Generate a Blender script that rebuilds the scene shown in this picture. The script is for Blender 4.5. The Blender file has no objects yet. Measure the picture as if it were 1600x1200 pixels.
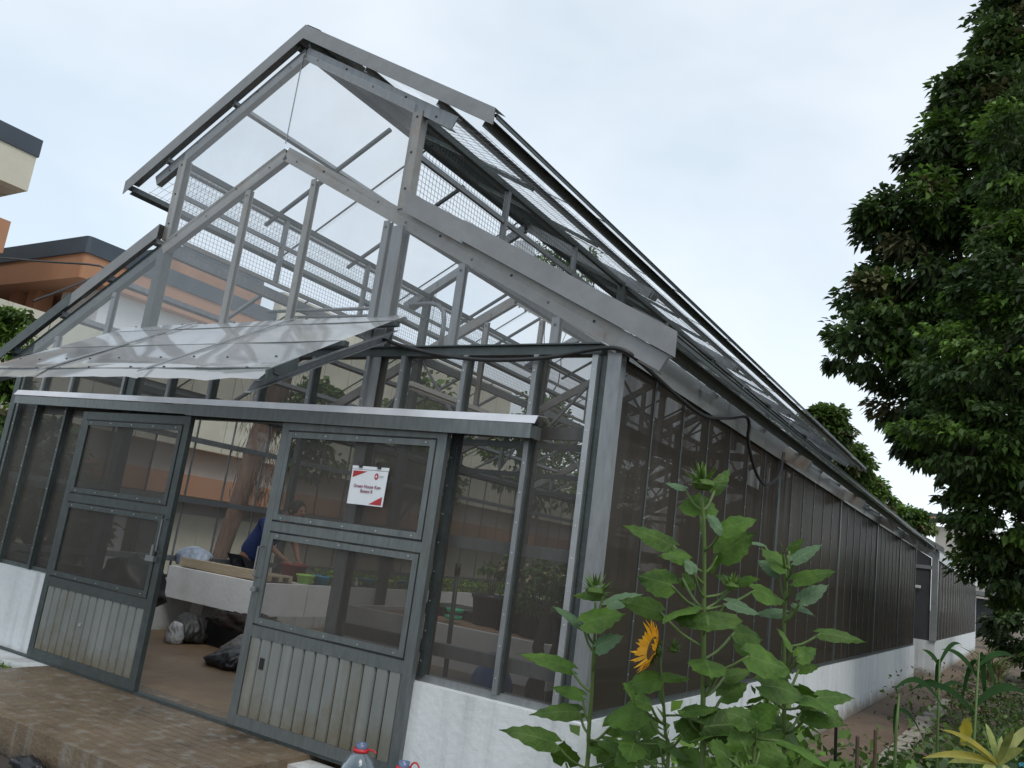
import bpy, math, random
import numpy as np
from mathutils import Vector, Matrix, noise as mnoise
R = math.radians
random.seed(7); rng = np.random.default_rng(7)
scene = bpy.context.scene
col = scene.collection
# ---------------------------------------------------------------- camera
F_PX = 1292.56
CAM = Vector((5.079, -4.159, 1.364))
CR = Vector((0.84886419, 0.51182274, 0.13216304)); CU = Vector((-0.00939942, -0.23536536, 0.97186151)); CF = Vector((-0.52852742, 0.82622069, 0.19498239))
cd = bpy.data.cameras.new('camera'); cam = bpy.data.objects.new('camera', cd); col.objects.link(cam)
cd.sensor_width = 36; cd.lens = F_PX / 1600 * 36; cd.clip_start = .05; cd.clip_end = 2000
m = Matrix((CR, CU, -CF)).transposed().to_4x4(); m.translation = CAM; cam.matrix_world = m
scene.camera = cam
# ---------------------------------------------------------------- world, sun, exposure
SUN = Vector((0.55, -0.42, 0.85)).normalized()
w = bpy.data.worlds.new('World'); scene.world = w; w.use_nodes = True
nt = w.node_tree; nt.nodes.clear()
def N(t, typ, **k):
    n = t.nodes.new(typ)
    for a, b in k.items():
        if a.startswith('i_'): n.inputs[a[2:].replace('_', ' ')].default_value = b
        else: setattr(n, a, b)
    return n
out = N(nt, 'ShaderNodeOutputWorld')
sky = N(nt, 'ShaderNodeTexSky', sky_type='NISHITA', sun_disc=False)
sky.sun_elevation = math.asin(SUN.z); sky.sun_rotation = math.atan2(SUN.x, SUN.y)
b1 = N(nt, 'ShaderNodeBackground'); b1.inputs[1].default_value = .05
nt.links.new(sky.outputs[0], b1.inputs[0])
tc = N(nt, 'ShaderNodeTexCoord'); mp = N(nt, 'ShaderNodeMapping'); mp.inputs['Scale'].default_value = (1, 1, 2.2)
mp.inputs['Location'].default_value = (.35, .1, .2)
no = N(nt, 'ShaderNodeTexNoise'); no.inputs['Scale'].default_value = 1.3; no.inputs['Detail'].default_value = 5; no.inputs['Roughness'].default_value = .5; no.inputs['Distortion'].default_value = .25
cr = N(nt, 'ShaderNodeValToRGB'); cr.color_ramp.elements[0].position = .40; cr.color_ramp.elements[1].position = .57
cr.color_ramp.elements[0].color = (.66, .745, .80, 1); cr.color_ramp.elements[1].color = (.84, .89, .915, 1)
b2 = N(nt, 'ShaderNodeBackground'); b2.inputs[1].default_value = .95
nt.links.new(tc.outputs['Generated'], mp.inputs[0]); nt.links.new(mp.outputs[0], no.inputs[0]); nt.links.new(no.outputs[0], cr.inputs[0]); nt.links.new(cr.outputs[0], b2.inputs[0])
ad = N(nt, 'ShaderNodeAddShader'); nt.links.new(b1.outputs[0], ad.inputs[0]); nt.links.new(b2.outputs[0], ad.inputs[1]); nt.links.new(ad.outputs[0], out.inputs[0])
sd = bpy.data.lights.new('sun', 'SUN'); sd.energy = 1.4; sd.angle = R(24); sd.color = (1, .95, .86)
so = bpy.data.objects.new('sun', sd); col.objects.link(so); so.rotation_euler = (-SUN).to_track_quat('-Z', 'Y').to_euler()
scene.view_settings.view_transform = 'Standard'; scene.view_settings.look = 'None'; scene.view_settings.exposure = 0; scene.view_settings.gamma = 1
scene.render.engine = 'CYCLES'
scene.cycles.transparent_max_bounces = 40; scene.cycles.max_bounces = 8
scene.render.resolution_x = 1024; scene.render.resolution_y = 768

# ---------------------------------------------------------------- materials
def mat(name, color, rough=.6, metal=0, var=.15, scale=6, bump=0, bscale=40, stretch=(1, 1, 1), col2=None, spec=.5, dirt=None, coords='Object', island=0, trans=0):
    mm = bpy.data.materials.new(name); mm.use_nodes = True; t = mm.node_tree; t.nodes.clear()
    o = N(t, 'ShaderNodeOutputMaterial'); p = N(t, 'ShaderNodeBsdfPrincipled')
    p.inputs['Roughness'].default_value = rough; p.inputs['Metallic'].default_value = metal; p.inputs['Specular IOR Level'].default_value = spec
    c = N(t, 'ShaderNodeNewGeometry') if coords == 'World' else N(t, 'ShaderNodeTexCoord')
    mpn = N(t, 'ShaderNodeMapping'); mpn.inputs['Scale'].default_value = stretch
    t.links.new(c.outputs['Position' if coords == 'World' else 'Object'], mpn.inputs[0])
    n = N(t, 'ShaderNodeTexNoise'); n.inputs['Scale'].default_value = scale; n.inputs['Detail'].default_value = 6; n.inputs['Roughness'].default_value = .62
    t.links.new(mpn.outputs[0], n.inputs[0])
    r = N(t, 'ShaderNodeValToRGB'); r.color_ramp.elements[0].position = .3; r.color_ramp.elements[1].position = .7
    a = [max(0, x * (1 - var)) for x in color[:3]]; b = [min(1, x * (1 + var)) for x in (col2 or color)[:3]]
    r.color_ramp.elements[0].color = (*a, 1); r.color_ramp.elements[1].color = (*b, 1)
    t.links.new(n.outputs[0], r.inputs[0]); last = r.outputs[0]
    if dirt:
        dcol, dsc, dlo, dst = dirt
        mp2 = N(t, 'ShaderNodeMapping'); mp2.inputs['Scale'].default_value = dst; t.links.new(c.outputs['Position' if coords == 'World' else 'Object'], mp2.inputs[0])
        n2 = N(t, 'ShaderNodeTexNoise'); n2.inputs['Scale'].default_value = dsc; n2.inputs['Detail'].default_value = 8; n2.inputs['Roughness'].default_value = .7; t.links.new(mp2.outputs[0], n2.inputs[0])
        r2 = N(t, 'ShaderNodeValToRGB'); r2.color_ramp.elements[0].position = dlo; r2.color_ramp.elements[1].position = min(1, dlo + .18); t.links.new(n2.outputs[0], r2.inputs[0])
        mx = N(t, 'ShaderNodeMix', data_type='RGBA'); t.links.new(r2.outputs[0], mx.inputs[0]); t.links.new(last, mx.inputs[6]); mx.inputs[7].default_value = (*dcol, 1); last = mx.outputs[2]
    if island:
        g = N(t, 'ShaderNodeNewGeometry'); h = N(t, 'ShaderNodeHueSaturation'); mr = N(t, 'ShaderNodeMapRange')
        mr.inputs[3].default_value = 1 - island; mr.inputs[4].default_value = 1 + island
        t.links.new(g.outputs['Random Per Island'], mr.inputs[0]); t.links.new(mr.outputs[0], h.inputs['Value']); t.links.new(last, h.inputs['Color']); last = h.outputs[0]
    t.links.new(last, p.inputs['Base Color'])
    if bump:
        n3 = N(t, 'ShaderNodeTexNoise'); n3.inputs['Scale'].default_value = bscale; n3.inputs['Detail'].default_value = 5; t.links.new(mpn.outputs[0], n3.inputs[0])
        bp = N(t, 'ShaderNodeBump'); bp.inputs['Strength'].default_value = bump; bp.inputs['Distance'].default_value = .02; t.links.new(n3.outputs[0], bp.inputs['Height']); t.links.new(bp.outputs[0], p.inputs['Normal'])
    if trans:
        tr = N(t, 'ShaderNodeBsdfTranslucent'); t.links.new(last, tr.inputs[0]); ms = N(t, 'ShaderNodeMixShader'); ms.inputs[0].default_value = trans
        t.links.new(p.outputs[0], ms.inputs[1]); t.links.new(tr.outputs[0], ms.inputs[2]); t.links.new(ms.outputs[0], o.inputs[0])
    else: t.links.new(p.outputs[0], o.inputs[0])
    mm.diffuse_color = (*color[:3], 1)
    return mm

def sheet_mat(name, fcol, lo, hi, scale, stretch, gloss=.05, grough=.08, bump=0, bscale=3, tint=(1, 1, 1), grazing=0):
    """see-through sheet or net: a share lo..hi (noise) of thread or dirt coloured fcol, the rest passes light, plus a thin gloss"""
    mm = bpy.data.materials.new(name); mm.use_nodes = True; t = mm.node_tree; t.nodes.clear()
    o = N(t, 'ShaderNodeOutputMaterial'); tr = N(t, 'ShaderNodeBsdfTransparent'); tr.inputs[0].default_value = (*tint, 1)
    df = N(t, 'ShaderNodeBsdfDiffuse'); tl = N(t, 'ShaderNodeBsdfTranslucent'); gl = N(t, 'ShaderNodeBsdfGlossy'); gl.inputs['Roughness'].default_value = grough
    df.inputs[0].default_value = (*fcol, 1); tl.inputs[0].default_value = (*fcol, 1)
    dm = N(t, 'ShaderNodeMixShader'); dm.inputs[0].default_value = .35; t.links.new(df.outputs[0], dm.inputs[1]); t.links.new(tl.outputs[0], dm.inputs[2])
    c = N(t, 'ShaderNodeTexCoord'); mpn = N(t, 'ShaderNodeMapping'); mpn.inputs['Scale'].default_value = stretch; t.links.new(c.outputs['Object'], mpn.inputs[0])
    n = N(t, 'ShaderNodeTexNoise'); n.inputs['Scale'].default_value = scale; n.inputs['Detail'].default_value = 5; t.links.new(mpn.outputs[0], n.inputs[0])
    mr = N(t, 'ShaderNodeMapRange'); mr.inputs[1].default_value = .3; mr.inputs[2].default_value = .7; mr.inputs[3].default_value = lo; mr.inputs[4].default_value = hi; t.links.new(n.outputs[0], mr.inputs[0])
    fac = mr.outputs[0]
    if grazing:
        lw = N(t, 'ShaderNodeLayerWeight'); lw.inputs[0].default_value = .5; ma = N(t, 'ShaderNodeMath', operation='MULTIPLY_ADD', use_clamp=True)
        t.links.new(lw.outputs['Facing'], ma.inputs[0]); ma.inputs[1].default_value = grazing; t.links.new(fac, ma.inputs[2]); fac = ma.outputs[0]
    m1 = N(t, 'ShaderNodeMixShader'); t.links.new(fac, m1.inputs[0]); t.links.new(tr.outputs[0], m1.inputs[1]); t.links.new(dm.outputs[0], m1.inputs[2])
    fr = N(t, 'ShaderNodeLayerWeight'); fr.inputs[0].default_value = .5; pw = N(t, 'ShaderNodeMath', operation='POWER'); t.links.new(fr.outputs['Facing'], pw.inputs[0]); pw.inputs[1].default_value = 3.5; p2 = N(t, 'ShaderNodeMath', operation='MULTIPLY_ADD'); t.links.new(pw.outputs[0], p2.inputs[0]); p2.inputs[1].default_value = .75; p2.inputs[2].default_value = .045
    mu = N(t, 'ShaderNodeMath', operation='MULTIPLY_ADD', use_clamp=True); t.links.new(p2.outputs[0], mu.inputs[0]); mu.inputs[1].default_value = gloss / .05; mu.inputs[2].default_value = 0
    m2 = N(t, 'ShaderNodeMixShader'); t.links.new(mu.outputs[0], m2.inputs[0]); t.links.new(m1.outputs[0], m2.inputs[1]); t.links.new(gl.outputs[0], m2.inputs[2]); t.links.new(m2.outputs[0], o.inputs[0])
    if bump:
        n3 = N(t, 'ShaderNodeTexNoise'); n3.inputs['Scale'].default_value = bscale; n3.inputs['Detail'].default_value = 2; t.links.new(mpn.outputs[0], n3.inputs[0])
        b = N(t, 'ShaderNodeBump'); b.inputs['Strength'].default_value = bump; b.inputs['Distance'].default_value = .05; t.links.new(n3.outputs[0], b.inputs['Height']); t.links.new(b.outputs[0], gl.inputs['Normal']); t.links.new(b.outputs[0], fr.inputs['Normal'])
    return mm

M = dict(
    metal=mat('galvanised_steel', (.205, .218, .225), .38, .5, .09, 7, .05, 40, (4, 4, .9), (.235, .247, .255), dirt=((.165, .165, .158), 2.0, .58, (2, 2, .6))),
    metal_dark=mat('dark_steel', (.07, .084, .084), .42, .45, .2, 14, .1, 60, dirt=((.06, .062, .058), 4, .55, (1, 1, 1))),  # dark tone also serves for trees reflected in the left door
    metal_brown=mat('stained_steel', (.27, .262, .248), .45, .45, .15, 7, .06, 50, dirt=((.24, .165, .12), 3, .53, (1, 1, 1))),
    flash=mat('flashing_sheet', (.33, .345, .355), .34, .6, .1, 4, .06, 20, dirt=((.2, .2, .2), 3, .57, (1, 1, 1))),
    shiny=mat('shiny_sheet', (.62, .63, .66), .3, .5, .1, 5, .15, 12),
    trim=mat('roof_trim', (.22, .228, .232), .5, .25, .12, 6, .06, 40, dirt=((.2, .19, .17), 5, .6, (1, 1, 1))),
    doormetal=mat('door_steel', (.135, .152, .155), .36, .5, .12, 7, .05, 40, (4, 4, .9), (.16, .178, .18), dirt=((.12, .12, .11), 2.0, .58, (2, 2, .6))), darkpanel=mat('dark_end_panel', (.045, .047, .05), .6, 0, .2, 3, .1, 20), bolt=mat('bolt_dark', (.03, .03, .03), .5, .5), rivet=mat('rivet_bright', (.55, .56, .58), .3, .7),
    clear=sheet_mat('clear_plastic', (.58, .58, .56), .08, .22, 1.6, (1, 1, 1), .05, .04, .2, 1.2, (.96, .965, .97)),
    roofclear=sheet_mat('roof_plastic', (.5, .51, .5), .04, .11, 1.2, (1, 1, 1), .016, .05, .12, 1.2, (.985, .99, .99)),
    awning=sheet_mat('awning_plastic', (.66, .68, .70), .56, .70, 1.0, (1, 1, 1), .05, .06, .16, .8, (.82, .84, .86)),
    net=sheet_mat('insect_net', (.105, .096, .086), .46, .62, 1.4, (1, 1, .6), .012, .25, 0, 1, grazing=.10),
    netside=sheet_mat('shade_net', (.060, .050, .040), .84, .97, 1.8, (1, 2.2, .35), .009, .22, .3, 1.2, grazing=.08),
    netthin=sheet_mat('thin_net', (.1, .09, .08), .18, .3, 2.5, (1, 1, 1), .012, .2, 0),
    white=mat('white_painted_plaster', (.60, .63, .645), .75, 0, .07, 3, .25, 25, dirt=((.42, .45, .46), 2.2, .6, (1, 1, .4))),
    bedwhite=mat('white_concrete', (.78, .785, .79), .8, 0, .08, 3, .2, 20, dirt=((.62, .63, .63), 2.5, .58, (1, 1, .5))),
    bedgrey=mat('shaded_grey_concrete', (.50, .495, .49), .85, 0, .08, 3, .2, 20, dirt=((.3, .3, .3), 2.5, .55, (1, 1, .5))),  # right bed: white concrete with its shade put into the colour
    floor=mat('stained_concrete_floor', (.215, .145, .085), .5, 0, .25, 1.6, .3, 12, dirt=((.15, .085, .045), 1.3, .5, (1, 1, 1)), coords='World'),
    ramp=mat('ramp_concrete', (.125, .090, .056), .45, 0, .25, 3.0, .3, 40, col2=(.165, .122, .078), dirt=((.05, .036, .022), 1.5, .49, (1, 1, 1)), coords='World'),
    soil=mat('soil', (.075, .055, .04), .95, 0, .45, 2.5, 1, 14, col2=(.12, .09, .06), coords='World', dirt=((.04, .06, .02), 1.1, .58, (1, 1, 1))),
    path=mat('path_concrete', (.15, .105, .072), .9, 0, .2, 1.5, .5, 20, coords='World', dirt=((.06, .045, .035), 1.2, .55, (1, 1, 1))),
    yard=mat('wet_dark_concrete', (.055, .048, .04), .45, 0, .3, 2, .4, 12, coords='World'),
    kerb=mat('pale_broken_stone', (.34, .31, .26), .9, 0, .3, 5, .8, 20, coords='World', dirt=((.1, .09, .07), 5, .52, (1, 1, 1))),
    black=mat('black_plastic', (.012, .012, .014), .33, 0, .3, 8), bagblack=mat('black_bag_film', (.014, .015, .018), .28, 0, .3, 8, .35, 22), blackrub=mat('black_rubber', (.018, .018, .02), .5),
    darkgreybag=mat('dark_grey_bag', (.035, .035, .034), .4, 0, .5, 5, .5, 25), greybag=mat('grey_sack', (.16, .15, .14), .5, 0, .3, 6, .5, 25), bluebag=mat('pale_blue_bag', (.36, .42, .52), .4, 0, .2, 6, .4, 25),
    whitebag=mat('white_bag', (.4, .41, .42), .5, 0, .25, 6, .4, 25), cloth=mat('dark_brown_cloth', (.028, .018, .016), .9, 0, .3, 9, .4, 60),
    wood=mat('pale_wood', (.46, .38, .27), .8, 0, .15, 8, .2, 30, (1, 6, 6)), red=mat('red_plastic', (.50, .02, .025), .4), darkred=mat('dark_red_plastic', (.22, .03, .04), .45),
    blue=mat('blue_plastic', (.02, .09, .28), .4), cyan=mat('cyan_plastic', (.04, .32, .52), .45), lime=mat('lime_plastic', (.35, .62, .12), .5), yellow=mat('yellow_plastic', (.6, .5, .05), .5), green=mat('green_plastic', (.02, .45, .2), .5),
    leaf=mat('sunflower_leaf', (.044, .105, .013), .55, 0, .25, 9, .3, 60, col2=(.080, .158, .021), spec=.3, dirt=((.22, .20, .03), 7, .64, (1, 1, 1)), island=.25, trans=.28),
    leafpale=mat('sunflower_leaf_underside', (.08, .15, .07), .6, 0, .15, 9, .3, 60, island=.12, trans=.25),
    stem=mat('green_stem', (.085, .14, .035), .6, 0, .2, 20), petal=mat('yellow_petal', (.92, .45, .015), .6, 0, .15, 20, trans=.3, island=.15), disc=mat('flower_disc', (.09, .05, .015), .9, 0, .4, 60),
    bark=mat('bark', (.085, .062, .045), .95, 0, .35, 8, 1, 30, (1, 1, .3)), barkred=mat('fibrous_bark', (.10, .06, .042), .95, 0, .45, 9, 1, 30, (1, 1, .25)),
    fol_dark=mat('dark_foliage', (.034, .066, .02), .5, 0, .35, .8, col2=(.068, .115, .032), island=.4, trans=.3),
    fol_mid=mat('mid_foliage', (.045, .10, .016), .5, 0, .4, .9, col2=(.11, .20, .03), island=.4, trans=.32),
    fol_light=mat('light_foliage', (.055, .11, .02), .55, 0, .3, .6, col2=(.10, .165, .03), island=.3, trans=.3),
    fol_yel=mat('seed_heads', (.115, .115, .048), .8, 0, .3, 1.5, island=.3, trans=.2), straw=mat('dry_grass', (.30, .24, .15), .9, 0, .25, 5, island=.3),
    seedling=mat('seedling_leaves', (.2, .33, .04), .6, 0, .35, 3, island=.45, trans=.3), corn=mat('corn_leaf', (.02, .058, .014), .75, 0, .25, 7, spec=.15, island=.2, trans=.3),
    varieg=mat('variegated_leaf', (.10, .17, .035), .5, 0, .3, 14, col2=(.34, .34, .09), island=.3, trans=.25, stretch=(1, 1, 1)), yleaf=mat('yellow_leaf', (.30, .26, .025), .5, 0, .3, 12, trans=.3),
    beige=mat('beige_panel', (.56, .54, .44), .8, 0, .1, .8, .1, 10, dirt=((.34, .32, .25), 1.2, .56, (4, 4, .5))), orange=mat('orange_panel', (.36, .185, .105), .75, 0, .08, 1, dirt=((.34, .15, .075), 1.0, .56, (3, 3, .5))),
    navy=mat('dark_roof_metal', (.045, .06, .08), .6, 0, .15, 1), bwhite=mat('building_white', (.62, .64, .66), .8, 0, .06, 1), recess=mat('recess_grey', (.42, .40, .37), .85, 0, .08, 1), glassdark=mat('dark_window', (.035, .038, .042), .2, 0, .2, 2),
    skin=mat('skin', (.28, .14, .09), .6, 0, .1, 9), hair=mat('hair', (.012, .01, .009), .7), shirt=mat('navy_shirt', (.022, .045, .16), .85, 0, .2, 8, .4, 18), trousers=mat('dark_trousers', (.02, .022, .028), .9),
    paper=mat('paper', (.74, .78, .83), .45, 0, .04, 8), inkred=mat('red_print', (.42, .025, .03), .5), inkpurple=mat('maroon_print', (.24, .04, .10), .5), inkgrey=mat('grey_print', (.4, .42, .46), .6),
    tube=mat('white_enamel', (.78, .74, .68), .5, 0, .05), bottlecap=mat('bottle_neck_blue', (.10, .14, .24), .25),
)
def splash_and_darken(mm, z0, z1, colr):
    t = mm.node_tree; p = next(n for n in t.nodes if n.type == 'BSDF_PRINCIPLED'); src = p.inputs['Base Color'].links[0].from_socket
    g = N(t, 'ShaderNodeNewGeometry'); sx = N(t, 'ShaderNodeSeparateXYZ'); t.links.new(g.outputs['Position'], sx.inputs[0])
    n = N(t, 'ShaderNodeTexNoise'); n.inputs['Scale'].default_value = 5; n.inputs['Detail'].default_value = 8; n.inputs['Roughness'].default_value = .7; t.links.new(g.outputs['Position'], n.inputs[0])
    mr = N(t, 'ShaderNodeMapRange'); mr.inputs[1].default_value = z0; mr.inputs[2].default_value = z1; mr.inputs[3].default_value = .75; mr.inputs[4].default_value = 0; t.links.new(sx.outputs[2], mr.inputs[0])
    a = N(t, 'ShaderNodeMath', operation='ADD'); t.links.new(mr.outputs[0], a.inputs[0]); t.links.new(n.outputs[0], a.inputs[1])
    m2 = N(t, 'ShaderNodeMapRange'); m2.inputs[1].default_value = .68; m2.inputs[2].default_value = 1.1; m2.inputs[4].default_value = .85; t.links.new(a.outputs[0], m2.inputs[0])
    mp = N(t, 'ShaderNodeMapping'); mp.inputs['Scale'].default_value = (9, 9, .5); t.links.new(g.outputs['Position'], mp.inputs[0])
    n2 = N(t, 'ShaderNodeTexNoise'); n2.inputs['Scale'].default_value = 1.2; n2.inputs['Detail'].default_value = 6; t.links.new(mp.outputs[0], n2.inputs[0])
    m3 = N(t, 'ShaderNodeMapRange'); m3.inputs[1].default_value = .52; m3.inputs[2].default_value = .76; m3.inputs[4].default_value = .5; t.links.new(n2.outputs[0], m3.inputs[0])
    x0 = N(t, 'ShaderNodeMix', data_type='RGBA'); t.links.new(m3.outputs[0], x0.inputs[0]); t.links.new(src, x0.inputs[6]); x0.inputs[7].default_value = (.30, .31, .30, 1)
    x = N(t, 'ShaderNodeMix', data_type='RGBA'); t.links.new(m2.outputs[0], x.inputs[0]); t.links.new(x0.outputs[2], x.inputs[6]); x.inputs[7].default_value = (*colr, 1); t.links.new(x.outputs[2], p.inputs['Base Color'])
splash_and_darken(M['white'], -.2, .12, (.20, .16, .11)); splash_and_darken(M['ramp'], -.26, -.012, (.035, .03, .024))  # soil splash on the walls; ramp colour just darkens down its step face
bm_ = bpy.data.materials.new('bottle_plastic'); bm_.use_nodes = True; t = bm_.node_tree; t.nodes.clear()
o_ = N(t, 'ShaderNodeOutputMaterial'); g_ = N(t, 'ShaderNodeBsdfGlossy'); g_.inputs['Roughness'].default_value = .08; tr_ = N(t, 'ShaderNodeBsdfTransparent'); tr_.inputs[0].default_value = (.62, .74, .82, 1)
df_ = N(t, 'ShaderNodeBsdfDiffuse'); df_.inputs[0].default_value = (.35, .45, .52, 1); lw_ = N(t, 'ShaderNodeLayerWeight'); lw_.inputs[0].default_value = .35
a_ = N(t, 'ShaderNodeMixShader'); a_.inputs[0].default_value = .22; t.links.new(tr_.outputs[0], a_.inputs[1]); t.links.new(df_.outputs[0], a_.inputs[2])
c_ = N(t, 'ShaderNodeMixShader'); t.links.new(lw_.outputs['Facing'], c_.inputs[0]); t.links.new(a_.outputs[0], c_.inputs[1]); t.links.new(g_.outputs[0], c_.inputs[2]); t.links.new(c_.outputs[0], o_.inputs[0])
M['bottle'] = bm_

def veins(mm, colr):
    t = mm.node_tree; p = next(n for n in t.nodes if n.type == 'BSDF_PRINCIPLED'); src = p.inputs['Base Color'].links[0].from_socket
    at_ = N(t, 'ShaderNodeAttribute'); at_.attribute_name = 'blade'; sx = N(t, 'ShaderNodeSeparateXYZ'); t.links.new(at_.outputs['Vector'], sx.inputs[0])
    def mth(op, a, b=None, c=None):
        n = N(t, 'ShaderNodeMath', operation=op)
        for k, v in enumerate((a, b, c)):
            if v is None: continue
            if isinstance(v, (int, float)): n.inputs[k].default_value = v
            else: t.links.new(v, n.inputs[k])
        return n.outputs[0]
    av = mth('ABSOLUTE', sx.outputs[1]); mid = mth('LESS_THAN', av, .045)
    fr = mth('FRACT', mth('SUBTRACT', mth('MULTIPLY', sx.outputs[0], 6.0), mth('MULTIPLY', av, 1.6))); sv = mth('MULTIPLY', mth('LESS_THAN', fr, .09), .6)
    f = mth('MULTIPLY', mth('MAXIMUM', mid, sv), .55)
    x = N(t, 'ShaderNodeMix', data_type='RGBA'); t.links.new(f, x.inputs[0]); t.links.new(src, x.inputs[6]); x.inputs[7].default_value = (*colr, 1); t.links.new(x.outputs[2], p.inputs['Base Color'])
veins(M['leaf'], (.13, .21, .06)); veins(M['leafpale'], (.2, .3, .15))
# ---------------------------------------------------------------- mesh helpers
V = Vector
class MB:
    def __init__(s): s.v = []; s.f = []; s.m = []
    def add(s, vs, fs, mi=0):
        b = len(s.v); s.v += [tuple(x) for x in vs]; s.f += [tuple(i + b for i in f) for f in fs]; s.m += [mi] * len(fs); return s
    def box(s, a, b, mi=0):
        x0, y0, z0 = [min(p, q) for p, q in zip(a, b)]; x1, y1, z1 = [max(p, q) for p, q in zip(a, b)]
        vs = [(x0, y0, z0), (x1, y0, z0), (x1, y1, z0), (x0, y1, z0), (x0, y0, z1), (x1, y0, z1), (x1, y1, z1), (x0, y1, z1)]
        return s.add(vs, [(0, 3, 2, 1), (4, 5, 6, 7), (0, 1, 5, 4), (1, 2, 6, 5), (2, 3, 7, 6), (3, 0, 4, 7)], mi)
    def bar(s, p, q, side, up, w, h, mi=0):
        """box from p to q, section w along side, h along up, centred on the line"""
        p, q, side, up = V(p), V(q), V(side).normalized() * w / 2, V(up).normalized() * h / 2
        vs = [c + a * side + b * up for c in (p, q) for a, b in ((-1, -1), (1, -1), (1, 1), (-1, 1))]
        return s.add(vs, [(0, 3, 2, 1), (4, 5, 6, 7), (0, 1, 5, 4), (1, 2, 6, 5), (2, 3, 7, 6), (3, 0, 4, 7)], mi)
    def chan(s, p, q, side, up, w, h, th=.008, mi=0):
        """C-shaped channel from p to q: web at -side, flanges towards +side"""
        p, q, sd, u = V(p), V(q), V(side).normalized(), V(up).normalized()
        pr = [(-w/2, -h/2), (w/2, -h/2), (w/2, -h/2+th), (-w/2+th, -h/2+th), (-w/2+th, h/2-th), (w/2, h/2-th), (w/2, h/2), (-w/2, h/2)]
        n = 8; vs = [c + a * sd + b * u for c in (p, q) for a, b in pr]
        fs = [(i, (i+1) % n, (i+1) % n + n, i + n) for i in range(n)]
        for k in (0, n): fs += [tuple(k + i for i in (0, 1, 2, 3)), tuple(k + i for i in (4, 5, 6, 7)), tuple(k + i for i in (0, 3, 4, 7))]
        return s.add(vs, fs, mi)
    def tube(s, pts, r, n=8, mi=0, cap=True):
        pts = [V(p) for p in pts]; rs = r if isinstance(r, (list, tuple)) else [r] * len(pts); vs = []; ref = None
        for i, p in enumerate(pts):
            d = (pts[min(i+1, len(pts)-1)] - pts[max(i-1, 0)]).normalized()
            a = d.cross(V((0, 0, 1)) if abs(d.z) < .9 else V((1, 0, 0))).normalized()
            if ref is not None:
                a = (ref - d * ref.dot(d)).normalized()
            ref = a; b = d.cross(a)
            vs += [p + rs[i] * (a * math.cos(2*math.pi*k/n) + b * math.sin(2*math.pi*k/n)) for k in range(n)]
        fs = [(i*n+k, i*n+(k+1) % n, (i+1)*n+(k+1) % n, (i+1)*n+k) for i in range(len(pts)-1) for k in range(n)]
        if cap: fs += [tuple(range(n))[::-1], tuple(range((len(pts)-1)*n, len(pts)*n))]
        return s.add(vs, fs, mi)
    def lathe(s, prof, n=24, c=(0, 0, 0), mi=0):
        vs = [(c[0] + r*math.cos(2*math.pi*k/n), c[1] + r*math.sin(2*math.pi*k/n), c[2] + z) for r, z in prof for k in range(n)]
        fs = [(i*n+k, i*n+(k+1) % n, (i+1)*n+(k+1) % n, (i+1)*n+k) for i in range(len(prof)-1) for k in range(n)]
        return s.add(vs, fs, mi)
    def prism(s, poly, ax, a0, a1, mi=0):
        """polygon in the two other axes, extruded along ax"""
        def mk(p, a): l = list(p); l.insert(ax, a); return tuple(l)
        n = len(poly); vs = [mk(p, a0) for p in poly] + [mk(p, a1) for p in poly]
        return s.add(vs, [tuple(range(n)), tuple(range(n, 2*n))[::-1]] + [(i, i+n, (i+1) % n+n, (i+1) % n) for i in range(n)], mi)
    def build(s, name, mats, parent=None, smooth=False):
        me = bpy.data.meshes.new(name); me.from_pydata(s.v, [], s.f)
        for x in (mats if isinstance(mats, (list, tuple)) else [mats]): me.materials.append(M[x] if isinstance(x, str) else x)
        me.polygons.foreach_set('material_index', s.m)
        if smooth: me.polygons.foreach_set('use_smooth', [True] * len(s.f))
        me.update(); o = bpy.data.objects.new(name, me); col.objects.link(o)
        if parent is not None: o.parent = parent; o.matrix_parent_inverse = parent.matrix_world.inverted() if False else Matrix.Translation(-parent.location)
        return o
def tag(o, label=None, cat=None, group=None, kind=None):
    for k, v in (('label', label), ('category', cat), ('group', group), ('kind', kind)):
        if v: o[k] = v
    return o
def empty(name, loc, label, cat, group=None):
    o = bpy.data.objects.new(name, None); col.objects.link(o); o.location = loc; o.empty_display_size = .1
    return tag(o, label, cat, group)
def at(px, py, d):
    """point seen at photo position px, py, d metres along the view axis; used only to look up measured spots"""
    return CAM + d * (CF + CR * ((px - 800) / F_PX) - CU * ((py - 600) / F_PX))
def copy_thing(src, loc, rz=0, sc=1, label=None, group=None):
    def rec(o, par):
        c = o.copy(); col.objects.link(c)
        if par is not None: c.parent = par
        for ch in o.children: rec(ch, c)
        return c
    c = rec(src, None); c.location = loc; c.rotation_euler[2] = rz; c.scale = (sc, sc, sc)
    if label: c['label'] = label
    if group: c['group'] = group
    return c

# ================================================================ GROUND
g = MB()
nx = 2
g.add([(-300, -60, -.205), (300, -60, -.205), (300, 400, -.205), (-300, 400, -.205)], [(0, 1, 2, 3)])
tag(g.build('ground', 'soil'), kind='structure')
tag(MB().box((-8, -8, -.26), (2.6, -1.18, -.196)).build('yard', 'yard'), kind='structure')
tag(MB().box((-3.0, .12, -.18), (3.0, 15.3, 0)).build('greenhouse_floor', 'floor'), kind='structure')
tag(MB().box((3.195, .3, -.19), (3.86, 40, -.15)).build('path', 'path'), kind='structure')
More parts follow.
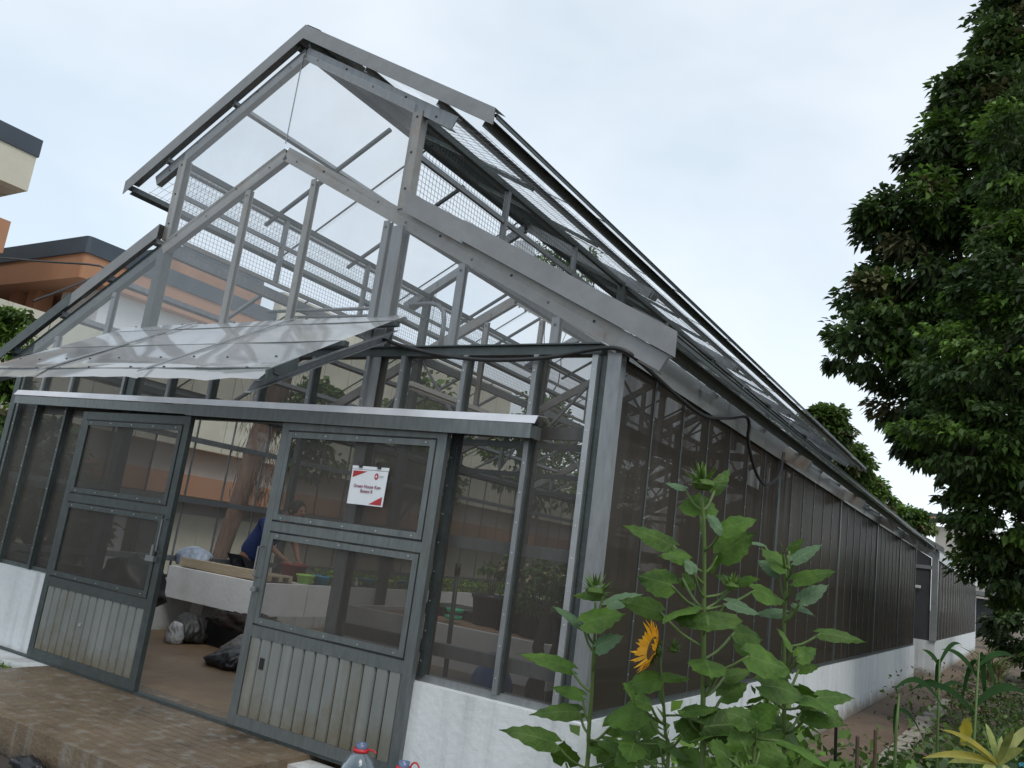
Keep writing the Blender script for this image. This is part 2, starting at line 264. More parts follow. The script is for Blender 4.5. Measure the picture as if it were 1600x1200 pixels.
# entrance ramp with cross grooves
ramp = MB(); yy = -.36; ramp.box((-1.42, yy, -.2), (1.42, .12, 0)); ramp.box((-1.42, -1.17, -.2), (1.42, yy, -.0035))
while yy > -1.12:
    x0 = -.35 + .3 * math.sin(yy * 21); ramp.box((x0, yy - .066, -.0034), (1.42, yy - .004, -.0016)); yy -= .07
tag(ramp.build('entrance_ramp', 'ramp'), kind='structure')

# ================================================================ GREENHOUSE
GH = empty('greenhouse', (0, 0, 0), 'long steel framed greenhouse with raised clear ridge roof, brown net walls and two sliding doors', 'greenhouse')
W = 3.09; XM = 1.33; HE = 2.55; HW = .55; HR = 4.29; HT = 5.187; ZM = 4.45; SL = .553; SLL = .52; L = 15.35
FY = [0, 3.65, 6.75, 9.85, 12.7, 15.3]
X, Y, Z = (1, 0, 0), (0, 1, 0), (0, 0, 1)
# low walls
def lw(a, b): return MB().box(a, b).build('low_wall', 'white', GH)
lw((-3.17, -.11, -.2), (-1.42, .11, HW + .105)); lw((1.95, -.11, -.2), (3.17, .11, HW)); lw((3.0, .11, -.2), (3.17, L, HW)); lw((-3.17, .11, -.2), (-3.0, L, HW)); lw((-3.0, L - .1, -.2), (3.0, L, HW))
lw((-3.3, -.34, -.2), (-1.42, -.112, 0)); lw((1.42, -.3, -.2), (3.2, -.112, -.03))
# door threshold rail
MB().box((-2.2, -.13, .001), (2.2, -.075, .022)).build('door_rail', 'metal_dark', GH)
def sl(z0): return SL if z0 > 4.8 else SLL
def roofline(x, z0): return z0 - sl(z0) * abs(x)
dirR = V((1, 0, -SL)).normalized(); upR = V((SL, 0, 1)).normalized(); dirL = V((-1, 0, -SL)).normalized(); upL = V((-SL, 0, 1)).normalized()
def rafter(y, ztop, x0, x1, sgn, h, name, m_, bolts=True, face=-1, wd=.055):
    d, u = (dirR, upR) if sgn > 0 else (dirL, upL)
    p = V((sgn * x0, y, roofline(x0, ztop))) - u * h / 2; q = V((sgn * x1, y, roofline(x1, ztop))) - u * h / 2
    b = MB().chan(p, q, (0, 1, 0), u, wd, h)
    if bolts:
        n = int((q - p).length / .33)
        for i in range(n):
            c = p + (q - p) * ((i + .5) / n) + V((0, -wd/2 - .002, 0)) + u * (.02 if i % 2 else -.015)
            b.bar(c - V((0, .003, 0)), c + V((0, .003, 0)), X, Z, .013, .013, 1)
    return b.build(name, [m_, 'bolt'], GH)
for i, y in enumerate(FY):
    front = i == 0
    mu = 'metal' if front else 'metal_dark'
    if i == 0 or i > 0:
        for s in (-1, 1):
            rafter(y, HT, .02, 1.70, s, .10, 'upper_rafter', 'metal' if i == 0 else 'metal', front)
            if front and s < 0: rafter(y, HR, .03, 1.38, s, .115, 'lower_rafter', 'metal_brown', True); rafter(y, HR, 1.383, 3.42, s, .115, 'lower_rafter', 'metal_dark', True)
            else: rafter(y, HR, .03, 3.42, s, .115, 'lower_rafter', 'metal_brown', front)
    for s in (-1, 1):
        # eave columns
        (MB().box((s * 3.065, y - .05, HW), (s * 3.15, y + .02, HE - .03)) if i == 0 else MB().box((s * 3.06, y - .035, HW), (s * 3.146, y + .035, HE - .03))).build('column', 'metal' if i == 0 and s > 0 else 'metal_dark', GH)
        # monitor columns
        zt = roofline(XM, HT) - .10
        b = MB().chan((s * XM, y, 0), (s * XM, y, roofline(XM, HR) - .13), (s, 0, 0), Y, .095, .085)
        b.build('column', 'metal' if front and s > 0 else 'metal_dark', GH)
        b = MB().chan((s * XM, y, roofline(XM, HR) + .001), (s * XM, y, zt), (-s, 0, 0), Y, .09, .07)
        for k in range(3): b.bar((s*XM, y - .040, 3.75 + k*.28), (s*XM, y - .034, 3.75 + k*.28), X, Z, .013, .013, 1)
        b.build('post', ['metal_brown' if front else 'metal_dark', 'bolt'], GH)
        for xx in (.375, 1.20, 1.92, 2.68):
            if not front and (xx == 1.20 or i > 3): continue
            if xx == 1.20 and s < 0: continue
            zt2 = roofline(xx, HR) - .14
            b = MB().chan((s * xx, y, HE + .03), (s * xx, y, zt2), X, Y, .054, .045)
            b.bar((s*xx, y-.031, zt2-.05), (s*xx, y-.024, zt2-.05), X, Z, .013, .013, 1)
            b.build('post', ['metal_brown' if xx < 1 else 'metal', 'bolt'], GH)
    if not front:
        for s in (-1, 1): MB().bar((s*.45, y + .03, HE), (s*1.28, y + .03, roofline(1.28, HR) - .15), Y, Z, .03, .04).build('brace', 'metal', GH); MB().bar((s*1.95, y + .03, HE), (s*1.38, y + .03, roofline(1.38, HR) - .2), Y, Z, .03, .04).build('brace', 'metal', GH); MB().bar((s*XM, y + .03, 4.35), (s*.5, y + .03, roofline(.5, HT) - .1), Y, Z, .03, .035).build('brace', 'metal', GH)
        # tie beam
        MB().bar((-3.05, y, HE - .04), (3.05, y, HE - .04), Y, Z, .05, .07).build('tie_beam', 'metal_dark', GH)
# purlins and eave beams, running the length of the house
Y0, Y1 = -.06, L + .2
def pur(x, ztop, s, h=.075, m_='metal_dark', y0=Y0, y1=Y1, wd=.05, name='purlin'):
    u = upR if s > 0 else upL
    z = roofline(x, ztop)
    MB().chan(V((s*x, y0, z)) + u * (h/2 + .003), V((s*x, y1, z)) + u * (h/2 + .003), (dirR if s > 0 else dirL), u, wd, h).build(name, m_, GH)
for s in (-1, 1):
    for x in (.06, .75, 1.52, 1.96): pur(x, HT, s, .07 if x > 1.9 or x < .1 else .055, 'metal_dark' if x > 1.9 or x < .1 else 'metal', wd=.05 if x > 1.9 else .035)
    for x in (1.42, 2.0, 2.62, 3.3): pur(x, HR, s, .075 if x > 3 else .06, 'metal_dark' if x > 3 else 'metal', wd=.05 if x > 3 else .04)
    for xe, zt in ((2.045, HT + .112), (3.462, HR + .105)):
        ze = roofline(xe, zt); MB().box((s*xe, -.06, ze - .016), (s*(xe+.006), L + .25, ze + .008)).box((s*(xe-.03), -.06, ze + .018), (s*(xe+.006), L + .25, ze + .024)).build('roof_edge_angle', 'metal_dark', GH)
    MB().box((s*3.06, .056, HE - .03), (s*3.15, Y1 - .3, HE + .03)).build('eave_beam', 'metal_dark', GH)
    MB().box((s*(XM-.03), .05, roofline(XM, HR) - .125), (s*(XM+.03), Y1 - .25, roofline(XM, HR) - .06)).build('eave_beam', 'metal', GH)
    MB().box((s*(XM-.02), .05, ZM - .14), (s*(XM+.02), Y1 - .25, ZM - .095)).build('mesh_rail', 'metal_dark', GH)
    MB().box((s*(XM-.015), .05, 4.02), (s*(XM+.015), Y1 - .25, 4.06)).build('mesh_rail', 'metal', GH)
    MB().box((s*(XM-.015), .05, 3.62), (s*(XM+.015), Y1 - .25, 3.66)).build('mesh_rail', 'metal_brown', GH)
    # wire mesh of the ridge vent
    wm = MB(); r = .0011
    yk = .05
    while yk < L:
        wm.box((s*XM - r, yk - r, 3.66), (s*XM + r, yk + r, 4.31)); yk += .04
    for k in range(16):
        wm.box((s*XM - r, .04, 3.68 + k*.04 - r), (s*XM + r, L, 3.68 + k*.04 + r))
    wm.build('wire_mesh', 'metal_dark', GH)
    # sloping mesh below the eave overhang
    wm = MB(); yk = .05
    while yk < L:
        wm.bar((s*(XM+.03), yk, 4.33), (s*1.88, yk, 4.13), Y, Z, .002, .002); yk += .06
    for k in range(5): 
        f = (k + .5) / 5; wm.box((s*(XM+.03+.55*f) - r, .04, 4.33 - .2*f - r), (s*(XM+.03+.55*f) + r, L, 4.33 - .2*f + r))
    wm.build('eave_mesh', 'metal', GH)
    ym = [1.24, 2.5, 4.98, 8.3, 11.3, 14]
    for yk in ym: MB().box((s*(XM-.022), yk-.02, 3.66), (s*(XM+.022), yk+.02, 4.31)).build('post', 'metal', GH)
    # rafter braces across the roof panels
    for yk in [1.2, 2.45, 4.7, 5.7, 7.8, 8.8, 10.8, 11.8, 13.6, 14.5]:
        d, u = (dirR, upR) if s > 0 else (dirL, upL)
        for zt, xa, xb in ((HT, .1, 1.6), (HR, 1.4, 3.3)):
            MB().bar(V((s*xa, yk, roofline(xa, zt) - .02)), V((s*xb, yk, roofline(xb, zt) - .02)), Y, u, .034, .03).build('roof_bar', 'metal_dark' if zt == HT else 'metal', GH)
# roof sheets: overlapping strips, slightly uneven
def sheet(x0, x1, ztop, s, y0, y1, nn=7):
    vs = []; nxx = 5
    for j in range(nn + 1):
        yj = y0 + (y1 - y0) * j / nn
        for i in range(nxx + 1):
            x = x0 + (x1 - x0) * i / nxx
            z = roofline(x, ztop) + .004 * math.sin(7 * yj + 3 * i) * (1 if i in (0, nxx) else .4)
            vs.append((s * x, yj, z))
    fs = [(j*(nxx+1)+i, j*(nxx+1)+i+1, (j+1)*(nxx+1)+i+1, (j+1)*(nxx+1)+i) for j in range(nn) for i in range(nxx)]
    return MB().add(vs, fs).build('roof_sheet', 'roofclear', GH)
for s in (-1, 1):
    yk = -.04; k = 0
    while yk < L:
        y2 = min(yk + 1.86, L + .25)
        sheet(.0, 2.04, HT + .112 + .006 * (k % 2), s, yk, y2 + .05); sheet(XM + .07, 3.46, HR + .105 + .006 * (k % 2), s, yk, y2 + .05)
        # lap strip
        d, u = (dirR, upR) if s > 0 else (dirL, upL)
        if k:
            for zt, xa, xb in ((HT + .125, .05, 2.03), (HR + .122, XM + .1, 3.44)):
                MB().bar(V((s*xa, yk, roofline(xa, zt))), V((s*xb, yk, roofline(xb, zt))), Y, u, .022, .006).build('lap_strip', 'metal_dark', GH)
        yk = y2; k += 1
# ridge cap
MB().add([(0, -.07, 5.365), (.16, -.07, 5.277), (.16, L+.25, 5.277), (0, L+.25, 5.365), (-.16, -.07, 5.277), (-.16, L+.25, 5.277)], [(0, 1, 2, 3), (4, 0, 3, 5)]).build('ridge_cap', 'trim', GH)
# barge boards (front and back)
def barge(y, x0, x1, ztop, s, h, nm='barge_board', m_='trim', drop=.12, zz=.0):
    vs = []
    P = [V((s*x0, 0, roofline(x0, ztop))), V((s*x1, 0, roofline(x1, ztop)))]
    u = V((0, 0, 1))
    b = MB()
    b.add([(p.x, y, p.z) for p in P] + [(p.x, y, p.z - h) for p in P] + [(p.x, y + drop, p.z + .004) for p in P] + [(p.x, y+.006, p.z - h) for p in P] + [(p.x, y+.006, p.z - .004) for p in P],
          [(0, 1, 3, 2), (0, 4, 5, 1), (2, 3, 7, 6), (6, 7, 9, 8)])
    return b.build(nm, m_, GH)
for y, dr in ((-.09, .14), (L + .27, -.14)):
    for s in (-1, 1):
        barge(y, 0, 2.05, HT + .165, s, .125, drop=dr)
    barge(y, XM + .06, 1.95, HR + .138, 1, .155, drop=dr); barge(y - .004, 1.94, 3.48, HR + .144, 1, .145, drop=dr)
    barge(y, XM + .04, 2.5, HR + .150, -1, .125, 'barge_board', 'trim', dr); barge(y - .004, 2.49, 3.5, HR + .158, -1, .125, 'barge_board', 'metal_dark', dr)
# gable glazing: one thin sheet in front of the posts
def poly_sheet(pts, y, name, m_): return MB().add([(x, y, z) for x, z in pts], [tuple(range(len(pts)))]).build(name, m_, GH)
for y in (-.045,):
    poly_sheet([(-1.3, 3.56), (0, 4.27), (1.3, 3.56), (1.3, 4.42), (0, 5.12), (-1.3, 4.42)], y, 'gable_sheet', 'clear')
    poly_sheet([(-2.98, HE+.02), (-1.35, HE+.02), (-1.35, 3.52), (-2.98, 2.68)], y - .002, 'gable_sheet', 'clear')
    poly_sheet([(-1.35, HE+.02), (0, HE+.02), (0, 4.22), (-1.35, 3.52)], y - .004, 'gable_sheet', 'clear')
    poly_sheet([(0, HE+.02), (1.42, HE+.02), (1.42, 3.5), (0, 4.22)], y - .003, 'gable_sheet', 'clear')
    poly_sheet([(1.42, HE+.02), (3.02, HE+.02), (3.02, 2.66), (1.42, 3.5)], y - .001, 'gable_sheet', 'clear')
poly_sheet([(-1.3, 3.56), (0, 4.27), (1.3, 3.56), (1.3, 4.42), (0, 5.12), (-1.3, 4.42)], L + .05, 'gable_sheet', 'clear')
MB().box((-.004, -.052, 4.3), (.004, -.048, 5.1)).build('seam_strip', 'metal', GH)
MB().box((3.008, -.028, HW), (3.064, .0, HE - .04)).build('corner_filler', 'metal_dark', GH)
MB().box((-3.064, -.028, HW), (-3.008, .0, HE - .04)).build('corner_filler', 'metal_dark', GH)
# front beams
fb = MB().box((-3.05, -.05, HE - .035), (3.02, .03, HE + .02)); fb.box((-3.05, -.075, HE + .02), (3.02, -.0, HE + .028))
fb.build('front_beam', 'metal_dark', GH)
def glbar(x, z0, z1, m_='metal', wd=.032, y=-.03, rv=True):
    b = MB().box((x - wd/2, y - .03, z0), (x + wd/2, y + .012, z1))
    b.box((x + wd/2, y - .012, z0), (x + wd/2 + .012, y + .035, z1), 2)
    if rv:
        n = max(2, int((z1 - z0) / .17))
        for k in range(n): zc = z0 + (z1-z0)*(k+.5)/n; b.box((x - .004, y - .033, zc - .004), (x + .004, y - .03, zc + .004), 1)
    return b.build('glazing_bar', [m_, 'rivet', 'metal_dark'], GH)
for x in (-2.66, -2.2, -1.42, -.81, -.3, .25, .77, 1.28, 1.585, 2.088, 2.6): glbar(x, 2.12, HE - .036)
for x, m_ in ((-2.66, 'metal_dark'), (-2.17, 'metal_dark'), (2.61, 'metal'), (2.09, 'metal_dark')): glbar(x, HW + .03, 2.12, m_)
glbar(2.99, HW + .02, HE - .04, 'flash', .036); glbar(-2.99, HW + .04, HE - .04, 'metal_dark', .036)
fr = MB().box((-2.98, .0, 1.345), (-1.43, .05, 1.405)).box((-2.98, 0, .70), (-1.43, .05, .76)); fr.build('cross_rail', 'metal_dark', GH)
MB().box((1.39, .0, 1.335), (3.0, .05, 1.405)).build('cross_rail', 'metal', GH); MB().box((1.39, .0, .70), (3.0, .05, .775)).build('cross_rail', 'metal', GH)
MB().box((1.39, .0, 2.02), (3.0, .05, 2.09)).build('cross_rail', 'metal', GH); MB().box((-3.0, .0, 2.02), (-1.39, .05, 2.09)).build('cross_rail', 'metal_dark', GH); MB().box((-1.27, .0, 2.035), (1.27, .05, 2.10)).build('cross_rail', 'metal_dark', GH)
MB().box((2.0, -.04, HW), (3.0, .03, HW + .04)).build('sill_rail', 'metal', GH); MB().box((-3.0, -.04, HW + .107), (-1.43, .03, HW + .14)).build('sill_rail', 'metal_dark', GH)
# nets of the facade
def netf(x0, x1, z0, z1, y=-.018, m_='net'): return MB().add([(x0, y, z0), (x1, y, z0), (x1, y, z1), (x0, y, z1)], [(0, 1, 2, 3)]).build('net_panel', m_, GH)
netf(-2.98, -1.42, HW + .05, 2.1); netf(1.42, 2.98, HW + .035, 2.1); netf(-2.98, 2.98, 2.1, HE - .035, -.016)
netf(-1.42, -1.385, .02, 2.1); 
# track cover above the doors
tr = MB().box((-2.83, -.178, 2.040), (-.345, -.17, 2.112)); tr.box((-.35, -.182, 2.032), (2.70, -.174, 2.115)); tr.box((-2.83, -.17, 2.104), (2.70, -.06, 2.11)); tr.box((2.695, -.174, 2.035), (2.70, -.06, 2.104))
TC = [tr.build('track_cover', 'doormetal', GH)]
TCF = MB().prism([(-.181, 2.116), (-.150, 2.164), (-.04, 2.178), (-.04, 2.182), (-.153, 2.168), (-.184, 2.118)], 0, -2.86, 2.72); 
TC.append(TCF.build('track_flashing', 'shiny', GH))
for o in TC: o.rotation_euler = (0, .0135, 0); o.location = (-.028, 0, -.004)
# ---- side walls
def side(s, netm):
    x = s * 3.135
    ys = []
    for a, b in zip(FY[:-1], FY[1:]):
        n = 7 if a == 0 else 6
        ys += [a + (b - a) * k / n for k in range(1, n)]
    for yk in ys:
        b = MB().box((x - .016, yk - .011, HW + .02), (x + s*.005, yk + .011, HE - .03))
        for k in range(6): b.box((x + s*.005, yk - .004, HW + .2 + k*.3), (x + s*.008, yk + .004, HW + .208 + k*.3), 1)
        b.build('glazing_bar', ['metal_dark' if s > 0 else 'metal', 'rivet'], GH)
    for z in (.74, 1.40, 2.09):
        MB().box((s*3.07, .06, z), (s*3.12, L - .05, z + .06)).build('side_rail', 'metal_dark' if s > 0 else 'metal', GH)
    MB().box((s*3.10, .06, HW + .003), (s*3.15, L - .05, HW + .035)).build('sill_rail', 'metal_dark', GH)
    for a, b in zip(FY[:-1], FY[1:]):
        m_ = netm if s > 0 else 'net'
        if s < 0 and a == 0:
            MB().add([(x, .05, HW), (x, 1.57, HW), (x, 1.57, HE), (x, .05, HE)], [(0, 1, 2, 3)]).build('net_panel', 'net', GH)
            MB().add([(x, 1.59, HW), (x, 3.58, HW), (x, 3.58, HE), (x, 1.59, HE)], [(0, 1, 2, 3)]).build('clear_panel', 'clear', GH)
            continue
        MB().add([(x, a + .05, HW + .02), (x, b - .05, HW + .02), (x, b - .05, HE - .02), (x, a + .05, HE - .02)], [(0, 1, 2, 3)]).build('net_panel', m_, GH)
    # flashing
    b = MB()
    for a, c in zip(FY[:-1], FY[1:]):
        n = 2
        for k in range(n):
            y0 = a + (c-a)*k/n + .03; y1 = a + (c-a)*(k+1)/n + .06; e = .004 * (k % 2)
            b.prism([(s*(3.165+e), HE - .055), (s*(3.168+e), HE + .20), (s*(3.172+e), HE + .20), (s*(3.175+e), HE - .055)], 1, y0, y1) if False else b.add([(s*(3.16+e), y0, HE-.055), (s*(3.16+e), y1, HE-.055), (s*(3.185+e), y1, HE + .10), (s*(3.185+e), y0, HE+.10), (s*(3.15), y1, HE + .115), (s*3.15, y0, HE+.115)], [(0, 1, 2, 3), (3, 2, 4, 5)])
    b.build('flashing', 'flash', GH)
    for y in FY[1:]:
        d, u = (dirR, upR) if s > 0 else (dirL, upL)
        p = V((s*3.13, y + .055, roofline(3.13, HR))) - u*.06; q = V((s*3.40, y + .055, roofline(3.40, HR))) - u*.06
        MB().bar(p, q, Y, u, .16, .09).build('rafter_end', 'flash', GH)
        p = V((s*1.36, y + .055, roofline(1.36, HT))) - u*.05; q = V((s*1.72, y + .055, roofline(1.72, HT))) - u*.05
        MB().bar(p, q, Y, u, .13, .08).build('rafter_end', 'metal', GH)
side(1, 'netside'); side(-1, 'net')
# rafter end cover at the front right corner
MB().bar(V((3.13, -.052, roofline(3.13, HR) - .062)), V((3.41, -.052, roofline(3.41, HR) - .062)), Y, upR, .03, .10).build('rafter_end', 'trim', GH)
# back wall
MB().add([(-3, L, HW), (3, L, HW), (3, L, HE), (1.3, L, 3.5), (-1.3, L, 3.5), (-3, L, HE)], [(0, 1, 2, 3, 4, 5)]).build('net_panel', 'net', GH)
for x in (-2, -1, 0, 1, 2): MB().box((x-.02, L-.03, HW), (x+.02, L+.03, 3.3)).build('glazing_bar', 'metal', GH)
# crumpled loose plastic inside the ridge vent
def crumple(name, m_, cx, cy, cz, rx, ry, rz, parent=None, seed=1, amp=.35, n=3, freq=2.2):
    import bmesh
    bm = bmesh.new(); bmesh.ops.create_icosphere(bm, subdivisions=n, radius=1)
    for v in bm.verts:
        d = v.co.normalized(); q = d * freq + V((seed * 3.1, seed * 1.7, seed))
        k = 1 + amp * (mnoise.noise(q) + .6 * abs(mnoise.noise(q * 2.3)) + .35 * mnoise.noise(q * 5))
        v.co = V((d.x * rx * k, d.y * ry * k, d.z * rz * k)); 
        if v.co.z < -rz * .75: v.co.z = -rz * .75
    me = bpy.data.meshes.new(name); bm.to_mesh(me); bm.free(); me.materials.append(M[m_])
    me.polygons.foreach_set('use_smooth', [True] * len(me.polygons))
    o = bpy.data.objects.new(name, me); col.objects.link(o); o.location = (cx, cy, cz)
    if parent: o.parent = parent; o.location = V((cx, cy, cz)) - parent.location
    return o
b = MB(); vs = []; nu, nv = 14, 10
for j in range(nv + 1):
    for i in range(nu + 1):
        yy = 1.6 + 1.5 * i / nu; zz = 4.05 - .42 * j / nv
        xx = 1.22 - .05 * j / nv + .05 * mnoise.noise(V((yy * 4, zz * 5, 1))) * 2
        vs.append((xx, yy, zz + .12 * mnoise.noise(V((yy * 3, 3, zz)))))
b.add(vs, [(j*(nu+1)+i, j*(nu+1)+i+1, (j+1)*(nu+1)+i+1, (j+1)*(nu+1)+i) for j in range(nv) for i in range(nu)]); b.build('loose_sheet', 'awning', GH, True)
# small pipes behind the gable glass
b = MB(); b.tube([(-.05, .15, 2.95), (1.25, .15, 2.93)], .014); b.tube([(.2, .17, 2.90), (1.25, .17, 2.88)], .012); b.build('pipe_rail', 'metal', GH, True)
b = MB().tube([(1.42, .12, 2.93), (1.60, .12, 2.935), (1.67, .12, 2.92), (1.72, .12, 2.87), (1.735, .12, 2.80), (1.74, .12, 2.56)], .017); b.build('bent_pipe', 'metal', GH, True)
# ---- awning over the entrance
ZO, ZI, YO = 2.10, 2.79, -1.14
def aw(x, f): 
    return V((x, YO * f, ZI + (ZO - ZI) * f))
AWN = MB().bar(aw(-1.5, .0), aw(1.5, 0), Y, Z, .03, .03).build('awning', 'metal', GH)
xs = [-1.60, -.70, .45, 1.53]
for a, b_ in zip(xs[:-1], xs[1:]):
    vs = []; nu, nv = 10, 12
    for j in range(nv + 1):
        for i in range(nu + 1):
            f = j / nv * 1.02; x = a + (b_ - a) * i / nu
            wv = .004 * math.sin(i / nu * math.pi * 2 + a * 3) * f + .005 * mnoise.noise(V((x * 1.3, f * 1.4, 0)))
            p = aw(x, f) + V((0, 0, .03 + wv)); 
            if j == nv: p += V((0, .006, -.03 + .012 * mnoise.noise(V((x * 5, 0, 4)))))
            vs.append(p)
    mb_ = MB().add(vs, [(j*(nu+1)+i, j*(nu+1)+i+1, (j+1)*(nu+1)+i+1, (j+1)*(nu+1)+i) for j in range(nv) for i in range(nu)])
    for i in (1, 4, 8):
        for j in (0, 9, 11): c = V(vs[j*(nu+1)+i]); mb_.box(c - V((.006, .006, .004)), c + V((.006, .006, .005)), 1)
    o = mb_.build('awning_sheet', ['awning', 'bolt'], GH, True); o.parent = AWN
for x in xs[1:3]: 
    o = MB().bar(aw(x, 0) + V((0, 0, .045)), aw(x, 1.02) + V((0, 0, .042)), X, Z, .02, .01).build('seam_strip', 'flash', GH); o.parent = AWN
for f in (.12, .5, .93):
    o = MB().bar(aw(-1.52, f) - V((0, 0, -.005)), aw(1.56, f) - V((0, 0, -.005)), Y, Z, .04, .035).build('awning_purlin', 'metal_dark', GH); o.parent = AWN
for x in (-1.45, 0.0, 1.45):
    if x == 0: continue
    o = MB().chan(aw(x, .04) - V((0, 0, .10)), aw(x, .98) - V((0, 0, .06)), X, (0, .52, .85), .05, .10).build('awning_arm', 'metal', GH); o.parent = AWN
o = MB().bar(aw(1.54, .80) + V((0, 0, .0)), aw(1.54, .98) + V((0, 0, -.0)), X, Z, .02, .07).build('edge_cap', 'metal_dark', GH); o.parent = AWN
# ---- sliding doors
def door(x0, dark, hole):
    w = 1.42; m_ = 'metal_dark' if dark else 'doormetal'; y0, y1 = -.145, -.105  # left door: tree reflections painted in as a darker, greener steel
    root = MB()
    z0, z1 = .025, 2.03; fw = .07
    root.box((x0, y0, z0), (x0 + fw, y1, z1)).box((x0 + w - fw, y0, z0), (x0 + w, y1, z1))
    for a, b_ in ((z0, z0 + .07), (.585, .665), (1.27, 1.345), (z1 - .07, z1)): root.box((x0 + fw, y0 + .001, a), (x0 + w - fw, y1, b_))
    D = root.build('sliding_door', m_, GH)
    for a, b_ in ((.665, 1.27), (1.345, 1.96)):
        s = MB(); k = .045; g_ = .006
        s.box((x0 + fw - .001, y0 - .0015, a - g_), (x0 + fw + g_, y0, b_ + g_), 2).box((x0 + w - fw - g_, y0 - .0015, a - g_), (x0 + w - fw + .001, y0, b_ + g_), 2).box((x0 + fw, y0 - .0015, a - g_), (x0 + w - fw, y0, a + .001), 2).box((x0 + fw, y0 - .0015, b_ - .001), (x0 + w - fw, y0, b_ + g_), 2)
        s.box((x0 + fw + g_, y0 - .006, a + g_), (x0 + fw + k, y0 + .01, b_ - g_)).box((x0 + w - fw - k, y0 - .006, a + g_), (x0 + w - fw - g_, y0 + .01, b_ - g_))
        s.box((x0 + fw + k, y0 - .005, a + g_), (x0 + w - fw - k, y0 + .01, a + k)).box((x0 + fw + k, y0 - .005, b_ - k), (x0 + w - fw - k, y0 + .01, b_ - g_))
        for t_ in range(5):
            xx = x0 + fw + .08 + (w - 2*fw - .16) * t_ / 4
            for zz in (a + k/2, b_ - k/2): s.box((xx - .004, y0 - .009, zz - .004), (xx + .004, y0 - .004, zz + .004), 1)
        o = s.build('screen_frame', [m_, 'rivet', 'bolt'], GH); o.parent = D
        o = MB().add([(x0 + fw + k, y0 + .012, a + k), (x0 + w - fw - k, y0 + .012, a + k), (x0 + w - fw - k, y0 + .012, b_ - k), (x0 + fw + k, y0 + .012, b_ - k)], [(0, 1, 2, 3)]).build('screen', 'net', GH); o.parent = D
    p = MB(); n = 13; pw = (w - 2*fw) / n
    p.box((x0 + fw, y0 + .018, .095), (x0 + w - fw, y1 - .002, .585), 1)
    for k in range(n): 
        xa = x0 + fw + k * pw + .004; xb = xa + pw - .011
        p.prism([(xa, y0 + .018), (xa + .006, y0 + .004), (xb - .006, y0 + .004), (xb, y0 + .018)], 2, .096, .584)
    o = p.build('lower_panel', ['panel', 'bolt'], GH); o.parent = D
    h = MB()
    if dark:
        h.box((x0 + w - .15, y0 - .03, .93), (x0 + w - .05, y0, .97)).box((x0 + w - .11, y0 - .025, .96), (x0 + w - .085, y0 - .005, 1.05))
        h.tube([(x0 + w - .03, y0 - .001, 1.0), (x0 + w - .03, y0 - .04, 1.01), (x0 + w - .03, y0 - .04, 1.24), (x0 + w - .03, y0 - .001, 1.25)], .006)
    else:
        h.tube([(x0 + .03, y0 - .001, .96), (x0 + .03, y0 - .04, .97), (x0 + .03, y0 - .04, 1.16), (x0 + .03, y0 - .001, 1.17)], .006)
        h.lathe([(0, .0), (.022, 0), (.022, .02), (.012, .03), (0, .03)], 12, (x0 + .035, y0 - .018, .87))
    o = h.build('handle', 'metal', GH); o.parent = D
    if hole: o = MB().box((x0 + .195, y0 - .0005, .40), (x0 + .235, y0 + .003, .47)).build('lock_hole', 'bolt', GH); o.parent = D
    else: o = MB().lathe([(0, 0), (.013, 0), (.013, .02), (0, .02)], 12, (x0 + .62, y0 + .0, .35)).build('patch', 'rivet', GH); o.parent = D
    D['label'] = 'left sliding door, coloured darker and greener for the trees it reflects, pushed open to the left' if dark else 'right sliding door carrying the paper notice'
    return D
M['panel'] = mat('ribbed_panel', (.20, .215, .205), .55, .2, .1, 3, .05, 30, dirt=((.16, .145, .10), 2.0, .56, (1, 1, .35)))
splash_and_darken(M['panel'], -.05, .42, (.13, .105, .06))
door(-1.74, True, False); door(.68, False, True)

# ================================================================ second greenhouse
G2 = empty('greenhouse', (3.3, 17.4, 0), 'farther greenhouse beyond the first, its corner stepping out past the long brown net wall', 'greenhouse')
def g2(mb, name, m_): return mb.build(name, m_, G2)
CX, XL, YA, YB = 3.36, -2.8, 17.4, 36
g2(MB().box((CX - .2, YA, -.2), (CX + .02, YB, .62)), 'low_wall', 'white'); g2(MB().box((XL, YA - .02, -.2), (CX - .2, YA + .2, .62)), 'low_wall', 'white')
g2(MB().box((CX - .09, YA - .04, .62), (CX + .04, YA + .1, 2.45)), 'column', 'flash')
g2(MB().box((CX - 1.6, YA - .03, 2.2), (CX - .09, YA + .03, 2.28)), 'cross_rail', 'flash')
g2(MB().add([(XL, YA, .62), (CX - .1, YA, .62), (CX - .1, YA, 2.45), (0.2, YA, 4.2), (XL, YA, 2.5)], [(0, 1, 2, 3, 4)]), 'end_panel', 'darkpanel')
g2(MB().add([(CX, YA + .1, .62), (CX, YB, .62), (CX, YB, 2.45), (CX, YA + .1, 2.45)], [(0, 1, 2, 3)]), 'net_panel', 'netside')
for k in range(1, 20): g2(MB().box((CX - .01, YA + k*.93, .62), (CX + .02, YA + k*.93 + .03, 2.45)), 'glazing_bar', 'metal')
g2(MB().box((CX - .01, YA + .1, 2.42), (CX + .05, YB, 2.62)), 'flashing', 'flash')
for s, xe in ((1, 3.2), (-1, 3.0)):
    g2(MB().add([(.3, YA - .1, 4.35), (.3 + s*xe, YA - .1, 4.35 - .53*xe), (.3 + s*xe, YB, 4.35 - .53*xe), (.3, YB, 4.35)], [(0, 1, 2, 3)]), 'roof_sheet', 'roofclear')
    for k in range(4): xx = .1 + k * xe * .31; g2(MB().box((.3 + s*xx - .03, YA - .1, 4.25 - .53*xx), (.3 + s*xx + .03, YB, 4.33 - .53*xx)), 'purlin', 'metal_dark')
